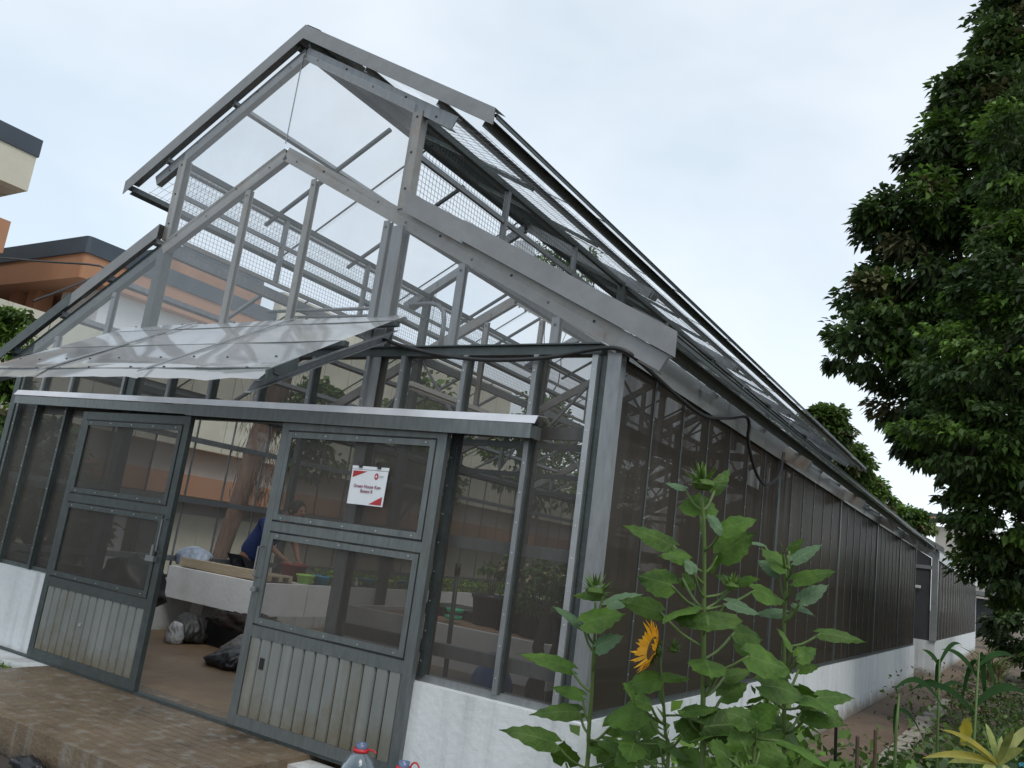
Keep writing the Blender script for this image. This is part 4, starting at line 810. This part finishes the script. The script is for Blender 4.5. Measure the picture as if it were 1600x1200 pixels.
# nursery pots with young shrubs on the grey bed
pg = 'black nursery pots with shrubs on the grey planter bed'
def potted(c, s, seed, label):
    root = pot('potted_shrub', label, 'black', c, .11*s, .14*s, .25*s, 'potted plant', pg)
    r = random.Random(seed); b = MB(); tips = []
    for k in range(5):
        q = V((c[0] + r.uniform(-.14, .14), c[1] + r.uniform(-.14, .14), c[2] + .25*s + r.uniform(.18, .34))); limb(b, (c[0], c[1], c[2] + .2*s), q, .008, .003, .15, 4); tips.append(q)
    b.build('stem', 'bark', root)
    crown('leaves', [(q.x, q.y, q.z, .08, .08, .07) for q in tips], 14, 10, .055, .06, ['fol_mid', 'straw'], [.85, .15], root, shell=.3)
for i, (x, y_, s) in enumerate(((.92, 2.45, 1.1), (1.24, 2.35, 1.15), (1.56, 2.22, 1.15), (1.86, 2.1, 1.1), (1.12, 2.85, 1.1), (1.5, 2.8, 1.1), (1.83, 2.6, 1.1))):
    potted((x, y_, .665), s, i, ['leftmost pot of the front row on the grey bed', 'second pot of the front row on the grey bed', 'third pot of the front row, behind the glazing bar', 'rightmost pot of the front row by the corner', 'left pot of the back row on the grey bed', 'middle pot of the back row on the grey bed', 'right pot of the back row on the grey bed'][i])
tr_ = empty('seed_tray', (.4, 3.0, .7), 'black seed trays in a row on the left of the grey bed', 'tray')
for k in range(4): MB().box((.05 + k*.2, 2.5, .67), (.22 + k*.2, 3.1, .75)).build('tray', 'black', tr_)
for i, (x, z, lab) in enumerate(((.98, .70, 'lower green saucer by the leftmost pot'), (.99, .76, 'upper green saucer resting by the leftmost pot'))):
    tag(MB().lathe([(0, 0), (.07, 0), (.085, .03), (.075, .03), (.0, .008)], 16, (x - .2, 2.12, z)).build('green_saucer', 'green', None, True), lab, 'saucer', 'green saucers on the grey bed')
# little gnarled tree in front of the bed
bt = empty('bonsai_tree', (2.32, .95, 0), 'small gnarled tree standing behind the right net, dark twisted trunk', 'tree')
b = MB(); b.tube([(2.32, .95, .3), (2.31, .96, .5), (2.34, .95, .62), (2.30, .95, .75), (2.33, .94, .9), (2.37, .95, 1.08), (2.36, .95, 1.2)], [.07, .065, .045, .04, .035, .02, .012], 9)
b.tube([(2.33, .95, .58), (2.42, .93, .68), (2.43, .95, .8), (2.40, .95, .95)], [.035, .028, .02, .012], 8); limb(b, (2.33, .94, .88), (2.15, 1.0, 1.12), .018, .005); limb(b, (2.36, .94, 1.0), (2.55, .95, 1.15), .015, .004); b.build('trunk', 'bark', bt, True)
MB().lathe([(0, 0), (.14, 0), (.18, .3), (.16, .3), (0, .26)], 18, (2.32, .95, 0)).build('pot', 'black', bt, True)
crown('crown', [(2.36, .95, 1.15, .16, .16, .1), (2.18, .98, 1.05, .12, .12, .08), (2.5, .95, 1.08, .12, .12, .08)], 34, 16, .05, .06, ['fol_mid', 'straw', 'fol_dark'], [.6, .15, .25], bt, shell=.3)
# blue water jug and pole
tag(MB().lathe([(0, 0), (.135, 0), (.14, .03), (.14, .28), (.11, .34), (.055, .37), (.055, .40), (.09, .40), (.09, .44), (0, .44)], 24, (2.03, .85, .22)).build('water_jug', 'blue', None, True), 'blue plastic water jug standing low behind the right front net', 'jug')
tag(MB().box((1.93, .72, 0), (2.15, .98, .218)).build('stand_block', 'bedgrey'), 'grey block under the blue water jug', 'block')
tag(MB().tube([(1.70, .8, 0), (1.68, .8, .6), (1.665, .8, 1.14)], .017, 8).tube([(1.665, .8, 1.14), (1.663, .8, 1.22)], .021, 8, 1).build('pole', ['metal_dark', 'black'], None, True), 'thin upright pole with black cap behind the right front net', 'pole')
# small upright bottle on the seedling bed
tag(MB().lathe([(0, 0), (.025, 0), (.025, .09), (.01, .12), (.01, .15), (0, .15)], 12, (-1.56, 3.45, .66)).build('small_bottle', 'whitebag', None, True), 'small white bottle among the coloured pots', 'bottle')

# ================================================================ person (bending over the bed)
def skin(name, pts, edges, rad, m_, parent, root=0, sub=2):
    me = bpy.data.meshes.new(name); me.from_pydata([tuple(p) for p in pts], edges, []); me.materials.append(M[m_])
    o = bpy.data.objects.new(name, me); col.objects.link(o)
    o.modifiers.new('skin', 'SKIN').use_smooth_shade = True
    sv = me.skin_vertices[0].data
    for i, r_ in enumerate(rad): sv[i].radius = (r_, r_) if not isinstance(r_, tuple) else r_; sv[i].use_root = (i == root)
    s = o.modifiers.new('sub', 'SUBSURF'); s.levels = sub; s.render_levels = sub
    if parent: o.parent = parent; o.matrix_parent_inverse = Matrix.Translation(-parent.location)
    return o
PE = empty('person', (-2.75, 2.9, 0), 'person in a navy shirt bending over the bed, arm in a dark red pot', 'person')
sk = [(-2.86, 2.95, .86), (-2.80, 2.95, .98), (-2.62, 2.95, 1.16), (-2.46, 2.95, 1.30), (-2.36, 2.95, 1.37), (-2.28, 2.95, 1.42), (-2.22, 2.96, 1.50),
      (-2.47, 2.78, 1.29), (-2.34, 2.72, 1.06), (-2.10, 2.76, .93), (-2.02, 2.77, .90),
      (-2.47, 3.12, 1.29), (-2.36, 3.18, 1.06), (-2.16, 3.05, .93), (-2.08, 3.0, .90),
      (-2.88, 2.86, .80), (-2.84, 2.84, .45), (-2.88, 2.84, .06), (-2.76, 2.83, .03),
      (-2.88, 3.05, .80), (-2.84, 3.07, .45), (-2.88, 3.07, .06), (-2.76, 3.08, .03)]
ed = [(0, 1), (1, 2), (2, 3), (3, 4), (4, 5), (5, 6), (3, 7), (7, 8), (8, 9), (9, 10), (3, 11), (11, 12), (12, 13), (13, 14), (0, 15), (15, 16), (16, 17), (17, 18), (0, 19), (19, 20), (20, 21), (21, 22)]
rd = [.13, .125, .14, .12, .055, .075, .085, .055, .04, .026, .02, .055, .04, .026, .02, .09, .06, .04, .035, .09, .06, .04, .035]
skin('body', sk, ed, rd, 'skin', PE)
for hx, hy, hz in ((-2.03, 2.77, .90), (-2.08, 3.0, .90)):
    b = MB()
    for k in range(4): b.tube([(hx, hy + (k-1.5)*.018, hz), (hx + .035, hy + (k-1.5)*.019, hz - .012), (hx + .06 + .006*(k in (1, 2)), hy + (k-1.5)*.019, hz - .035)], [.010, .009, .006], 7)
    b.tube([(hx - .01, hy - .03, hz), (hx + .02, hy - .05, hz - .02), (hx + .035, hy - .048, hz - .04)], [.011, .009, .007], 7)
    b.build('fingers', 'skin', PE, True)
skin('shirt', [(-2.88, 2.95, .84), (-2.80, 2.95, .98), (-2.62, 2.95, 1.17), (-2.46, 2.95, 1.31), (-2.39, 2.95, 1.36), (-2.47, 2.77, 1.29), (-2.37, 2.73, 1.13), (-2.47, 3.13, 1.29), (-2.38, 3.18, 1.13)], [(0, 1), (1, 2), (2, 3), (3, 4), (3, 5), (5, 6), (3, 7), (7, 8)], [.155, .155, .17, .145, .08, .085, .062, .085, .062], 'shirt', PE)
skin('trousers', [(-2.87, 2.95, .84), (-2.88, 2.86, .78), (-2.84, 2.84, .45), (-2.88, 2.84, .12), (-2.88, 3.05, .78), (-2.84, 3.07, .45), (-2.88, 3.07, .12)], [(0, 1), (1, 2), (2, 3), (0, 4), (4, 5), (5, 6)], [.15, .105, .075, .055, .105, .075, .055], 'trousers', PE)
hd = MB(); hc = V((-2.21, 2.96, 1.475))
vs = []; nu, nv = 20, 12
for j in range(nv + 1):
    th = math.pi * j / nv
    for i in range(nu):
        ph = 2*math.pi*i/nu; d = V((math.sin(th)*math.cos(ph), math.sin(th)*math.sin(ph), math.cos(th)))
        vs.append(hc + V((d.x*.10, d.y*.083, d.z*.108)))
hd.add(vs, [(j*nu+i, j*nu+(i+1) % nu, (j+1)*nu+(i+1) % nu, (j+1)*nu+i) for j in range(nv) for i in range(nu)])
hd.build('head', 'skin', PE, True)
MB().lathe([(0, .118), (.06, .105), (.095, .065), (.108, .015), (.102, -.03), (.08, -.06)], 20, (hc.x - .018, hc.y, hc.z + .012)).build('hair', 'hair', PE, True)
b = MB().tube([hc + V((.085, 0, .0)), hc + V((.118, 0, -.03)), hc + V((.098, 0, -.04))], [.012, .017, .01], 8)
for s in (-1, 1): b.tube([hc + V((.0, s*.08, .01)), hc + V((-.005, s*.096, -.005)), hc + V((.0, s*.08, -.035))], [.014, .02, .01], 8)
b.build('nose_and_ears', 'skin', PE, True)
b = MB()
for s in (-1, 1): b.tube([hc + V((.088, s*.033, .01)), hc + V((.096, s*.033, .01))], .010, 8)
b.tube([hc + V((.088, -.025, -.062)), hc + V((.094, 0, -.064)), hc + V((.088, .025, -.062))], .006, 6); b.build('eyes_and_mouth', 'hair', PE, True)

# ================================================================ bottles at the doorstep
def bottle(c, s, label, lean):
    root = empty('water_bottle', c, label, 'bottle', 'large water bottles at the door step')
    pr_ = [(0, 0), (.075, 0), (.085, .02), (.082, .06), (.085, .08), (.082, .11), (.085, .13), (.083, .17), (.085, .20), (.078, .235), (.06, .27), (.035, .295), (.025, .305)]
    MB().lathe([(r_*s, z*s) for r_, z in pr_], 28, c).build('body', 'bottle', root, True)
    MB().lathe([(r_*s, z*s) for r_, z in ((.024, .303), (.026, .31), (.026, .335), (.022, .335), (.022, .308))], 20, c).build('neck', 'bottlecap', root, True)
    rg = MB().lathe([(r_*s, z*s) for r_, z in ((.026, .298), (.036, .298), (.037, .312), (.028, .314))], 24, c)
    top = V(c) + V((0, 0, .305*s)); d = V((1, .1, 0)).normalized()
    if lean: pts = [top + d*.034, top + d*.055 + V((0, 0, .012)), top + d*.085 + V((0, 0, .012)), top + d*.10 + V((0, 0, .004))]
    else: pts = [top + d*.034, top + d*.05 + V((0, 0, .035)), top + d*.075 + V((0, 0, .042)), top + d*.092 + V((0, 0, .02)), top + d*.085 + V((0, 0, -.004)), top + d*.05 + V((0, 0, -.012)), top + d*.034]
    rg.tube(smooth(pts, 4), .0048, 7); rg.build('carry_handle', 'red', root, True)
bottle((1.98, -.34, -.185), 1.2, 'left water bottle, its red carry handle sticking straight out', True)
bottle((2.30, -.36, -.185), 1.15, 'right water bottle, its red carry handle looped upward', False)
tag(crumple('black_scrap', 'black', 2.50, -.42, .085, .05, .03, .035, None, 8, .8, 3), 'crumpled scrap of black plastic beside the right water bottle', 'scrap')
tag(MB().box((2.36, -.50, -.2), (2.62, -.33, .05)).build('concrete_block', 'bedwhite'), 'small pale block carrying the black scrap at the lower edge', 'block')
tag(crumple('black_scrap', 'black', .42, -1.25, -.16, .12, .05, .05, None, 14, .7, 3), 'torn black plastic lying at the ramp edge, lower left', 'scrap')
tag(MB().tube(smooth([(.52, -1.34, -.185), (.62, -1.36, -.18), (.68, -1.33, -.185), (.78, -1.36, -.183)]), .006, 6).build('blue_string', 'cyan', None, True), 'bit of blue string on the dark ground below the ramp', 'string')
# weeds at the left plinth
ground_leaves('weeds', 260, (-1.75, -1.5), (-.42, -.36), (-.19, -.02), .035, ['seedling', 'fol_light'], 'small weeds growing at the foot of the left white plinth', 'weeds')

# ================================================================ sunflowers
def blade(B, T, w, mi, droop=.25, fold=.25, seed=0, side=None, heart=True):
    """one leaf blade as a small curved grid, returns verts and faces"""
    B, T = V(B), V(T); d = T - B; L_ = d.length; d = d.normalized(); r = random.Random(seed)
    if side is None: side = d.cross(-CF + V((0, 0, 1.0)) * .9 + V((r.uniform(-.3, .3),) * 3))
    side = side.normalized(); nrm = side.cross(d).normalized()
    if nrm.z < 0: nrm = -nrm
    prof = [.30, .80, 1, 1.0, .93, .80, .62, .42, .2, .0] if heart else [.25, .5, .7, .85, .95, 1, .92, .7, .4, 0]
    nu = len(prof) - 1; vs = []; lat = (-1, -.66, -.33, 0, .33, .66, 1)
    for i, pw in enumerate(prof):
        u = i / nu
        for s in lat:
            back = (.16 * L_ * s * s * max(0, 1 - u * 2.2)) if heart else 0
            jag = .035 * w * ((i % 2) * 2 - 1) if abs(s) == 1 and 0 < i < nu else 0
            off = s * (w * .5 * pw + jag)
            z = -fold * w * .5 * abs(s)**1.5 * pw + .035 * w * math.sin(u * 9 + s * 3 + seed) - droop * L_ * u * u + droop * L_ * u * .35 + (.012 * w if abs(s) in (.33,) else 0)
            vs.append(B + d * (u * L_ - back) + side * off + nrm * z)
    k = len(lat); fs = [(i*k+j, i*k+j+1, (i+1)*k+j+1, (i+1)*k+j) for i in range(nu) for j in range(k-1)]
    return vs, fs
SX, SY, SC = 760, 740, 2.58
def cpt(cx, cy, d): return at(SX + cx / SC, SY + cy / SC, d)
def bud(root, c, r=.035, name='bud'):
    b = MB(); b.lathe([(0, -r*.5), (r*.6, -r*.4), (r, 0), (r*.9, r*.35), (r*.4, r*.5), (0, r*.5)], 16, c)
    rr = random.Random(int(c[0]*1000))
    for k in range(34):
        a = rr.uniform(0, 6.28); el = rr.uniform(-.2, 1.2); d = V((math.cos(a)*math.cos(el), math.sin(a)*math.cos(el), math.sin(el))); s = d.cross(V((0, 0, 1))).normalized()
        p = V(c) + d * r * .8; b.add([p - s*r*.22, p + s*r*.22, p + d*r*1.3 + V((0, 0, .2*r))], [(0, 1, 2)])
    return b.build(name, 'leaf', root)
def sunflower(label, stem, d, leaves, buds=(), extra=0, seed=1, rs=.011):
    pts = [cpt(x, y, d) for x, y in stem]; base = V((pts[0].x, pts[0].y, -.2))
    root = empty('sunflower', base, label, 'sunflower', 'sunflowers growing at the greenhouse corner')
    b = MB(); sp = smooth([base] + pts, 4); b.tube(sp, [rs * (1 - .55 * i / len(sp)) for i in range(len(sp))], 8)
    lf, lp = MB(), MB(); r = random.Random(seed)
    L_ = list(leaves)
    for i, lv in enumerate(L_):
        (bx, by), (tx, ty), w = lv[0], lv[1], lv[2]; pale = len(lv) > 3 and lv[3] == 'p'; dd = d + r.uniform(-.12, .12)
        B = cpt(bx, by, dd); T = cpt(tx, ty, dd + r.uniform(-.07, .07))
        # petiole from the stem, leaving a little lower than the blade
        best = min(sp, key=lambda q: abs(q.z - (B.z - .09))); mid = best.lerp(B, .5) + V((0, 0, -.015))
        b.tube(smooth([best, mid, B], 3), [.0055] * 6 + [.004], 6)
        vs, fs = blade(B, T, w / SC / F_PX * d * 1.08, 0, r.uniform(.08, .28), r.uniform(.05, .22), seed * 31 + i)
        (lp if pale else lf).add(vs, fs)
    zs = [q for q in sp if q.z > 0]
    for i in range(extra):
        q = r.choice(zs[:int(len(zs)*.6)]); a = r.uniform(0, 6.28); ln = r.uniform(.12, .2); hd_ = V((math.cos(a), math.sin(a), r.uniform(-.1, .35))).normalized()
        B = q + hd_ * r.uniform(.05, .12); T = B + hd_ * ln + V((0, 0, -.05)); b.tube([q, B], [.005, .004], 6)
        vs, fs = blade(B, T, ln * r.uniform(.65, .9), 0, r.uniform(.15, .4), .15, seed * 57 + i, side=V((-hd_.y, hd_.x, r.uniform(-.3, .3)))); lf.add(vs, fs)
    b.build('stem', 'stem', root, True)
    for q_, nm_, mm_ in ((lf, 'leaves', 'leaf'), (lp, 'pale_leaves', 'leafpale')):
        if not q_.v: continue
        o_ = q_.build(nm_, mm_, root, True); at2 = o_.data.attributes.new('blade', 'FLOAT_VECTOR', 'POINT')
        one = [(i / 9, s_, 0) for i in range(10) for s_ in (-1, -.66, -.33, 0, .33, .66, 1)]
        at2.data.foreach_set('vector', np.array(one * (len(q_.v) // 70), dtype=np.float32).ravel())
    for (x, y, rr) in buds: bud(root, cpt(x, y, d), rr)
    return root
sunflower('leftmost sunflower, budding, before the corner column', [(405, 1190), (412, 1050), (425, 880), (432, 720), (440, 600), (438, 520)], 3.45,
  [((395, 600), (565, 555), 105), ((390, 615), (268, 528), 45, 'p'), ((445, 700), (545, 645), 75, 'p'), ((340, 785), (128, 714), 62), ((385, 895), (255, 855), 50), ((375, 960), (180, 960), 70), ((275, 1085), (68, 1020), 85),
   ((470, 495), (335, 485), 40), ((500, 1020), (665, 935), 95), ((320, 1165), (315, 1070), 110), ((470, 1170), (560, 1080), 100), ((420, 1100), (500, 1130), 60), ((560, 1120), (720, 1160), 70), ((490, 530), (640, 472), 60, 'p')], [(440, 478, .042)], 2, 3)
sunflower('tallest sunflower in the middle, a closed bud at its top', [(868, 1190), (872, 1000), (875, 800), (876, 600), (878, 400), (878, 230), (868, 90)], 3.15,
  [((862, 165), (862, 72), 150), ((800, 60), (718, 34), 36, 'p'), ((920, 70), (985, -28), 55), ((955, 222), (1090, 175), 92), ((948, 228), (890, 158), 60, 'p'), ((945, 325), (1078, 232), 125), ((752, 288), (553, 203), 92), ((815, 345), (700, 322), 52),
   ((800, 330), (745, 290), 45), ((745, 450), (600, 402), 110), ((700, 556), (535, 505), 85), ((890, 560), (896, 640), 235), ((835, 395), (800, 340), 45, 'p'), ((1000, 445), (925, 405), 60), ((1020, 440), (1095, 418), 45), ((1085, 470), (1215, 515), 95),
   ((975, 520), (1110, 565), 62, 'p'), ((1060, 735), (1250, 800), 125), ((1000, 640), (1125, 665), 105), ((930, 330), (905, 410), 60), ((960, 820), (1080, 790), 60), ((880, 1020), (1065, 1000), 130), ((940, 800), (870, 860), 90), ((800, 960), (940, 945), 60), ((950, 900), (1060, 840), 80), ((790, 420), (850, 470), 60)],
  [(872, 45, .045), (990, 455, .028)], 4, 5, .013)
sunflower('right sunflower with a starry cluster of young leaves at its top', [(1195, 1190), (1200, 1000), (1200, 800), (1200, 600), (1210, 430), (1215, 330)], 3.3,
  [((1195, 312), (1182, 255), 32), ((1222, 312), (1282, 258), 38), ((1240, 350), (1358, 280), 50, 'p'), ((1205, 380), (1108, 295), 100), ((1178, 400), (1090, 340), 62, 'p'), ((1120, 290), (1042, 268), 18, 'p'), ((1242, 430), (1418, 385), 60), ((1270, 510), (1385, 440), 62, 'p'),
   ((1240, 530), (1328, 572), 36, 'p'), ((1205, 562), (1078, 562), 45, 'p'), ((1348, 645), (1542, 668), 55), ((1255, 740), (1335, 700), 70), ((1260, 790), (1345, 772), 48), ((1345, 900), (1492, 900), 62), ((1110, 850), (1315, 895), 115), ((1270, 960), (1410, 1000), 85),
   ((1170, 1010), (1290, 1120), 115), ((1215, 830), (1120, 780), 60), ((1060, 720), (1000, 640), 80), ((1160, 1050), (1060, 1120), 100), ((1290, 980), (1460, 1010), 70), ((1230, 700), (1180, 620), 50)], [], 5, 7)
P4 = sunflower('short sunflower with the open yellow flower', [(730, 1190), (722, 1050), (712, 900), (700, 760), (690, 710)], 3.25,
  [((690, 830), (540, 860), 90), ((700, 820), (835, 828), 38), ((640, 960), (470, 1010), 105), ((790, 1050), (890, 985), 95), ((700, 1100), (490, 1130), 90), ((600, 905), (560, 840), 60), ((660, 930), (580, 900), 60), ((800, 1180), (860, 1100), 90), ((640, 1150), (560, 1080), 90)], [(755, 712, .022)], 4, 11, .009)
# the open flower, seen nearly edge on
fc = cpt(668, 705, 3.25); fd = (V((-.71, -.60, .22))).normalized(); fa = fd.cross(V((0, 0, 1))).normalized(); fb_ = fa.cross(fd)
pb = MB()
for k in range(34):
    a = k / 34 * 2*math.pi + random.uniform(-.08, .08); rd_ = fa*math.cos(a) + fb_*math.sin(a); tg_ = rd_.cross(fd); l = random.uniform(.058, .078); w_ = .011
    p0 = fc + rd_*.045; p1 = p0 + rd_*l*.5 + fd*(.012 + .008*(k % 2)); p2 = p0 + rd_*l*.93 + fd*(.018 + .03*random.random())
    pb.add([p0 - tg_*w_*.6, p0 + tg_*w_*.6, p1 - tg_*w_, p1 + tg_*w_, p2], [(0, 1, 3, 2), (2, 3, 4)])
pb.build('petals', 'petal', P4)
db = MB(); vs = [fc + fd*.014] + [fc + (fa*math.cos(a*math.pi/10) + fb_*math.sin(a*math.pi/10))*.05 for a in range(20)]; db.add(vs, [(0, i, i % 20 + 1) for i in range(1, 21)]); db.build('flower_disc', 'disc', P4)
sb = MB()
for k in range(60):
    a = random.uniform(0, 6.28); rd_ = fa*math.cos(a) + fb_*math.sin(a); tg_ = rd_.cross(fd); q = fc + rd_*random.uniform(.0, .05) - fd*.008; e = q + rd_*.04 - fd*random.uniform(-.008, .02); sb.add([q - tg_*.008, q + tg_*.008, e], [(0, 1, 2)])
sb.lathe([(0, 0), (.0, 0)], 3, fc); sb.tube([cpt(700, 740, 3.25), fc - fd*.035, fc - fd*.008], [.007, .012, .035], 10); sb.build('sepals', 'leaf', P4)
sunflower('low sunflower sprout between the open flower and the right sunflower', [(1075, 1190), (1085, 1060), (1095, 950)], 3.0, [((1040, 1100), (1000, 1010), 110), ((1090, 1000), (1180, 930), 90), ((1100, 1120), (1230, 1180), 110), ((1060, 1000), (960, 950), 90), ((980, 1150), (900, 1080), 110)], [], 4, 13, .008)
sunflower('low leafy sunflower shoot at the bottom between the leftmost and the flowering one', [(590, 1190), (600, 1080), (610, 1000)], 3.3, [((600, 1060), (520, 1000), 80), ((620, 1040), (700, 990), 80), ((590, 1130), (510, 1180), 90)], [], 3, 17, .007)

# ================================================================ right hand garden
kb = MB(); yy = 2.0; r_ = random.Random(3)
while yy < 12:
    l = r_.uniform(.25, .5); x = 3.90 + r_.uniform(-.02, .02); kb.box((x, yy, -.21), (x + .13 + r_.uniform(0, .04), yy + l - .01, -.09 + r_.uniform(-.03, .02))); yy += l
tag(kb.build('path_kerb', 'kerb'), kind='structure')
def strap(B, T, w, seed, arch=.3, mi=0):
    B, T = V(B), V(T); n = 9; vs = []; d = T - B; sd = d.cross(-CF + V((0, 0, .6))).normalized(); up = V((0, 0, 1))
    for i in range(n + 1):
        u = i / n; c = B + d*u + up*arch*d.length*4*u*(1-u)*.5; ww = w * (math.sin(math.pi*min(1, .12 + u*.9))**.7 if u < 1 else 0)
        vs += [c - sd*ww/2 + up*ww*.15, c, c + sd*ww/2 + up*ww*.15]
    return vs, [(i*3+j, i*3+j+1, (i+1)*3+j+1, (i+1)*3+j) for i in range(n) for j in range(2)]
def corn(px, ptop, pbot, d, label, lvs, seed, m_='corn'):
    top, bot = at(px[0], ptop, d), at(px[1], pbot, d); base = V((bot.x, bot.y, -.2))
    root = empty('corn_plant', base, label, 'corn plant', 'young corn plants beside the path'); MB().tube([base, bot, top], [.008, .007, .004], 8).build('stalk', 'stem', root, True)
    b = MB()
    for (b0, t0, w, ar) in lvs: vs, fs = strap(at(*b0, d), at(*t0, d + .1), w * .55, seed, ar); b.add(vs, fs)
    b.build('leaves', m_, root, True)
corn((1530, 1520), 1020, 1190, 4.2, 'tall corn plant nearest the right edge', [((1530, 1040), (1590, 1030), .05, .3), ((1528, 1060), (1470, 1015), .05, .4), ((1530, 1030), (1560, 1100), .07, .5), ((1532, 1020), (1540, 1110), .07, .3), ((1527, 1100), (1610, 1090), .08, .35), ((1525, 1120), (1420, 1080), .06, .5), ((1530, 1035), (1500, 1110), .05, .6)], 1)
corn((1468, 1466), 1030, 1110, 4.6, 'small corn plant left of the tall one', [((1467, 1040), (1440, 1015), .05, .3), ((1467, 1040), (1505, 1010), .04, .5), ((1467, 1070), (1430, 1075), .05, .3), ((1468, 1030), (1462, 1085), .07, .3), ((1466, 1080), (1510, 1075), .04, .3)], 2)
corn((1405, 1400), 1085, 1140, 3.9, 'low corn plant with a drooping leaf near the broken kerb', [((1402, 1085), (1395, 1075), .03, .3), ((1400, 1075), (1480, 1120), .05, .5), ((1400, 1100), (1396, 1150), .04, .1), ((1400, 1110), (1440, 1150), .04, .3)], 3)
# variegated plant bottom right
vp = empty('variegated_shrub', at(1570, 1240, 2.3), 'yellow and green variegated shrub in the lower right corner', 'shrub')
va, vb = MB(), MB()
cps = at(1560, 1195, 2.3)
for i, (tx, ty, w, kk) in enumerate(((1440, 1185, .04, 'y'), (1480, 1192, .05, 'v'), (1470, 1140, .03, 'y'), (1500, 1160, .04, 'v'), (1540, 1130, .04, 'v'), (1585, 1140, .045, 'v'), (1600, 1170, .05, 'v'), (1620, 1130, .05, 'v'), (1530, 1215, .05, 'v'), (1590, 1225, .05, 'v'), (1565, 1150, .03, 'v'))):
    vs, fs = strap(cps + V((0, 0, .0)), at(tx, ty, 2.3 + .05*math.sin(i*2)), w * .5, i, .15); (va if kk == 'y' else vb).add(vs, fs)
vs, fs = blade(at(1505, 1165, 2.5), at(1512, 1118, 2.5), .035, 0, .1, .2, 4, heart=False); va.add(vs, fs)
va.build('yellow_leaves', 'yleaf', vp, True); vb.build('variegated_leaves', 'varieg', vp, True); MB().tube([V((cps.x, cps.y, -.2)), cps], .01).build('stem', 'stem', vp)
# stakes
for (px, p0, p1, d, m_, lab) in ((1307, 1110, 1230, 4.0, 'black', 'short black stake beside the white wall foot'), (1368, 1140, 1260, 3.6, 'barkred', 'left rusty stake in the garden'), (1340, 1150, 1260, 3.4, 'bark', 'right rusty stake, shorter and darker')):
    a, b_ = at(px, p0, d), at(px - 3, p1, d); tag(MB().tube([V((b_.x, b_.y, -.2)), b_, a], .008, 6).build('garden_stake', m_), lab, 'stake', 'stakes in the garden strip')
# ground cover, debris and dry grass
def patch(name, n, pts, ls, mats, label, h=.2, wd=.28):
    pts = np.array(pts); q = pts[rng.integers(0, len(pts), n)]; P = q[:, :3] + rng.normal(size=(n, 3)) * q[:, 3:4] * np.array([1, 1, 0]); P[:, 2] = -.2 + rng.random(n) * h * (.5 + .5*rng.random(n))
    D = unit(rng.normal(size=(n, 3)) + np.array([0, 0, .7])); S = unit(np.cross(D, rng.normal(size=(n, 3)))); l = ls*(.6+.8*rng.random(n)); v, f = leaf_arrays(P, D, S, l, l*wd)
    tag(to_mesh(name, v, f, mats, rng.integers(0, len(mats), n)), label, 'plants', kind='stuff')
patch('ground_cover', 26000, [(4.75, 3, 0, .3), (5.1, 5, 0, .4), (4.5, 1.2, 0, .3), (5.3, 7.5, 0, .5), (5.4, 10, 0, .9), (5.6, 13, 0, 1.), (3.75, -.1, 0, .3), (4.5, -.2, 0, .4), (4.45, .2, 0, .25), (4.6, .6, 0, .3), (4.55, .6, 0, .4), (4.75, 1.2, 0, .3), (4.7, 1.8, 0, .35), (4.6, 2.6, 0, .4), (4.9, 3.8, 0, .4)], .07, ['fol_mid', 'fol_dark', 'fol_light'], 'low leafy weeds covering the garden strip right of the path', .6)
patch('ground_cover', 5000, [(3.7, 1.4, 0, .18), (3.6, 2.2, 0, .12), (4.05, .9, 0, .25), (3.65, .5, 0, .22), (3.9, .2, 0, .3), (4.3, .3, 0, .3)], .09, ['fol_mid', 'leaf'], 'leafy weeds around the feet of the sunflowers', .85)
patch('leaf_litter', 2500, [(4.6, 9, 0, .6), (4.4, 12, 0, .5), (4.2, 15, 0, .6)], .06, ['bark', 'straw', 'fol_yel'], 'brown leaf litter at the far end of the path', .06)
gw = 'plastic bags dumped in the garden strip'
for i, (px, py, d, r, m_, lab) in enumerate(((1500, 1105, 6.0, .2, 'whitebag', 'greyish white bag between the corn plants'), (1596, 1115, 5.6, .22, 'whitebag', 'white bag cut by the right frame edge'), (1590, 1150, 5.0, .18, 'greybag', 'grey bag below the white one at the right edge'), (1560, 1085, 7.0, .2, 'greybag', 'grey bag behind the tall corn plant'), (1532, 1045, 8.5, .14, 'bottlecap', 'small bluish plastic heap beyond the corn'), (1490, 1072, 7.2, .12, 'whitebag', 'small white bag near the far end of the kerb'), (1600, 1060, 8, .2, 'cyan', 'teal plastic bag at the right edge farther back'))):
    p = at(px, py, d); p.z = max(p.z, -.15); bag('plastic_bag', lab, m_, (p.x, p.y, -.2 + r*.55), (r, r*.8, r*.6), 40 + i, gw, .6)
dg_ = empty('dry_grass_clump', (4.4, 17.5, -.2), 'dry straw coloured grass clump near the second greenhouse', 'grass'); n = 260
a = rng.random(n)*6.28; P = np.stack([4.45 + rng.normal(size=n)*.12, 17.5 + rng.normal(size=n)*.12, np.full(n, -.2) + .35*rng.random(n)], 1); D = unit(np.stack([np.cos(a)*.55, np.sin(a)*.55, .8 + rng.random(n)*.6], 1)); S = unit(np.cross(D, rng.normal(size=(n, 3))))
v, f = leaf_arrays(P, D, S, .6 + .6*rng.random(n), np.full(n, .012), .4); to_mesh('blades', v, f, ['straw', 'fol_mid'], rng.integers(0, 2, n), dg_)
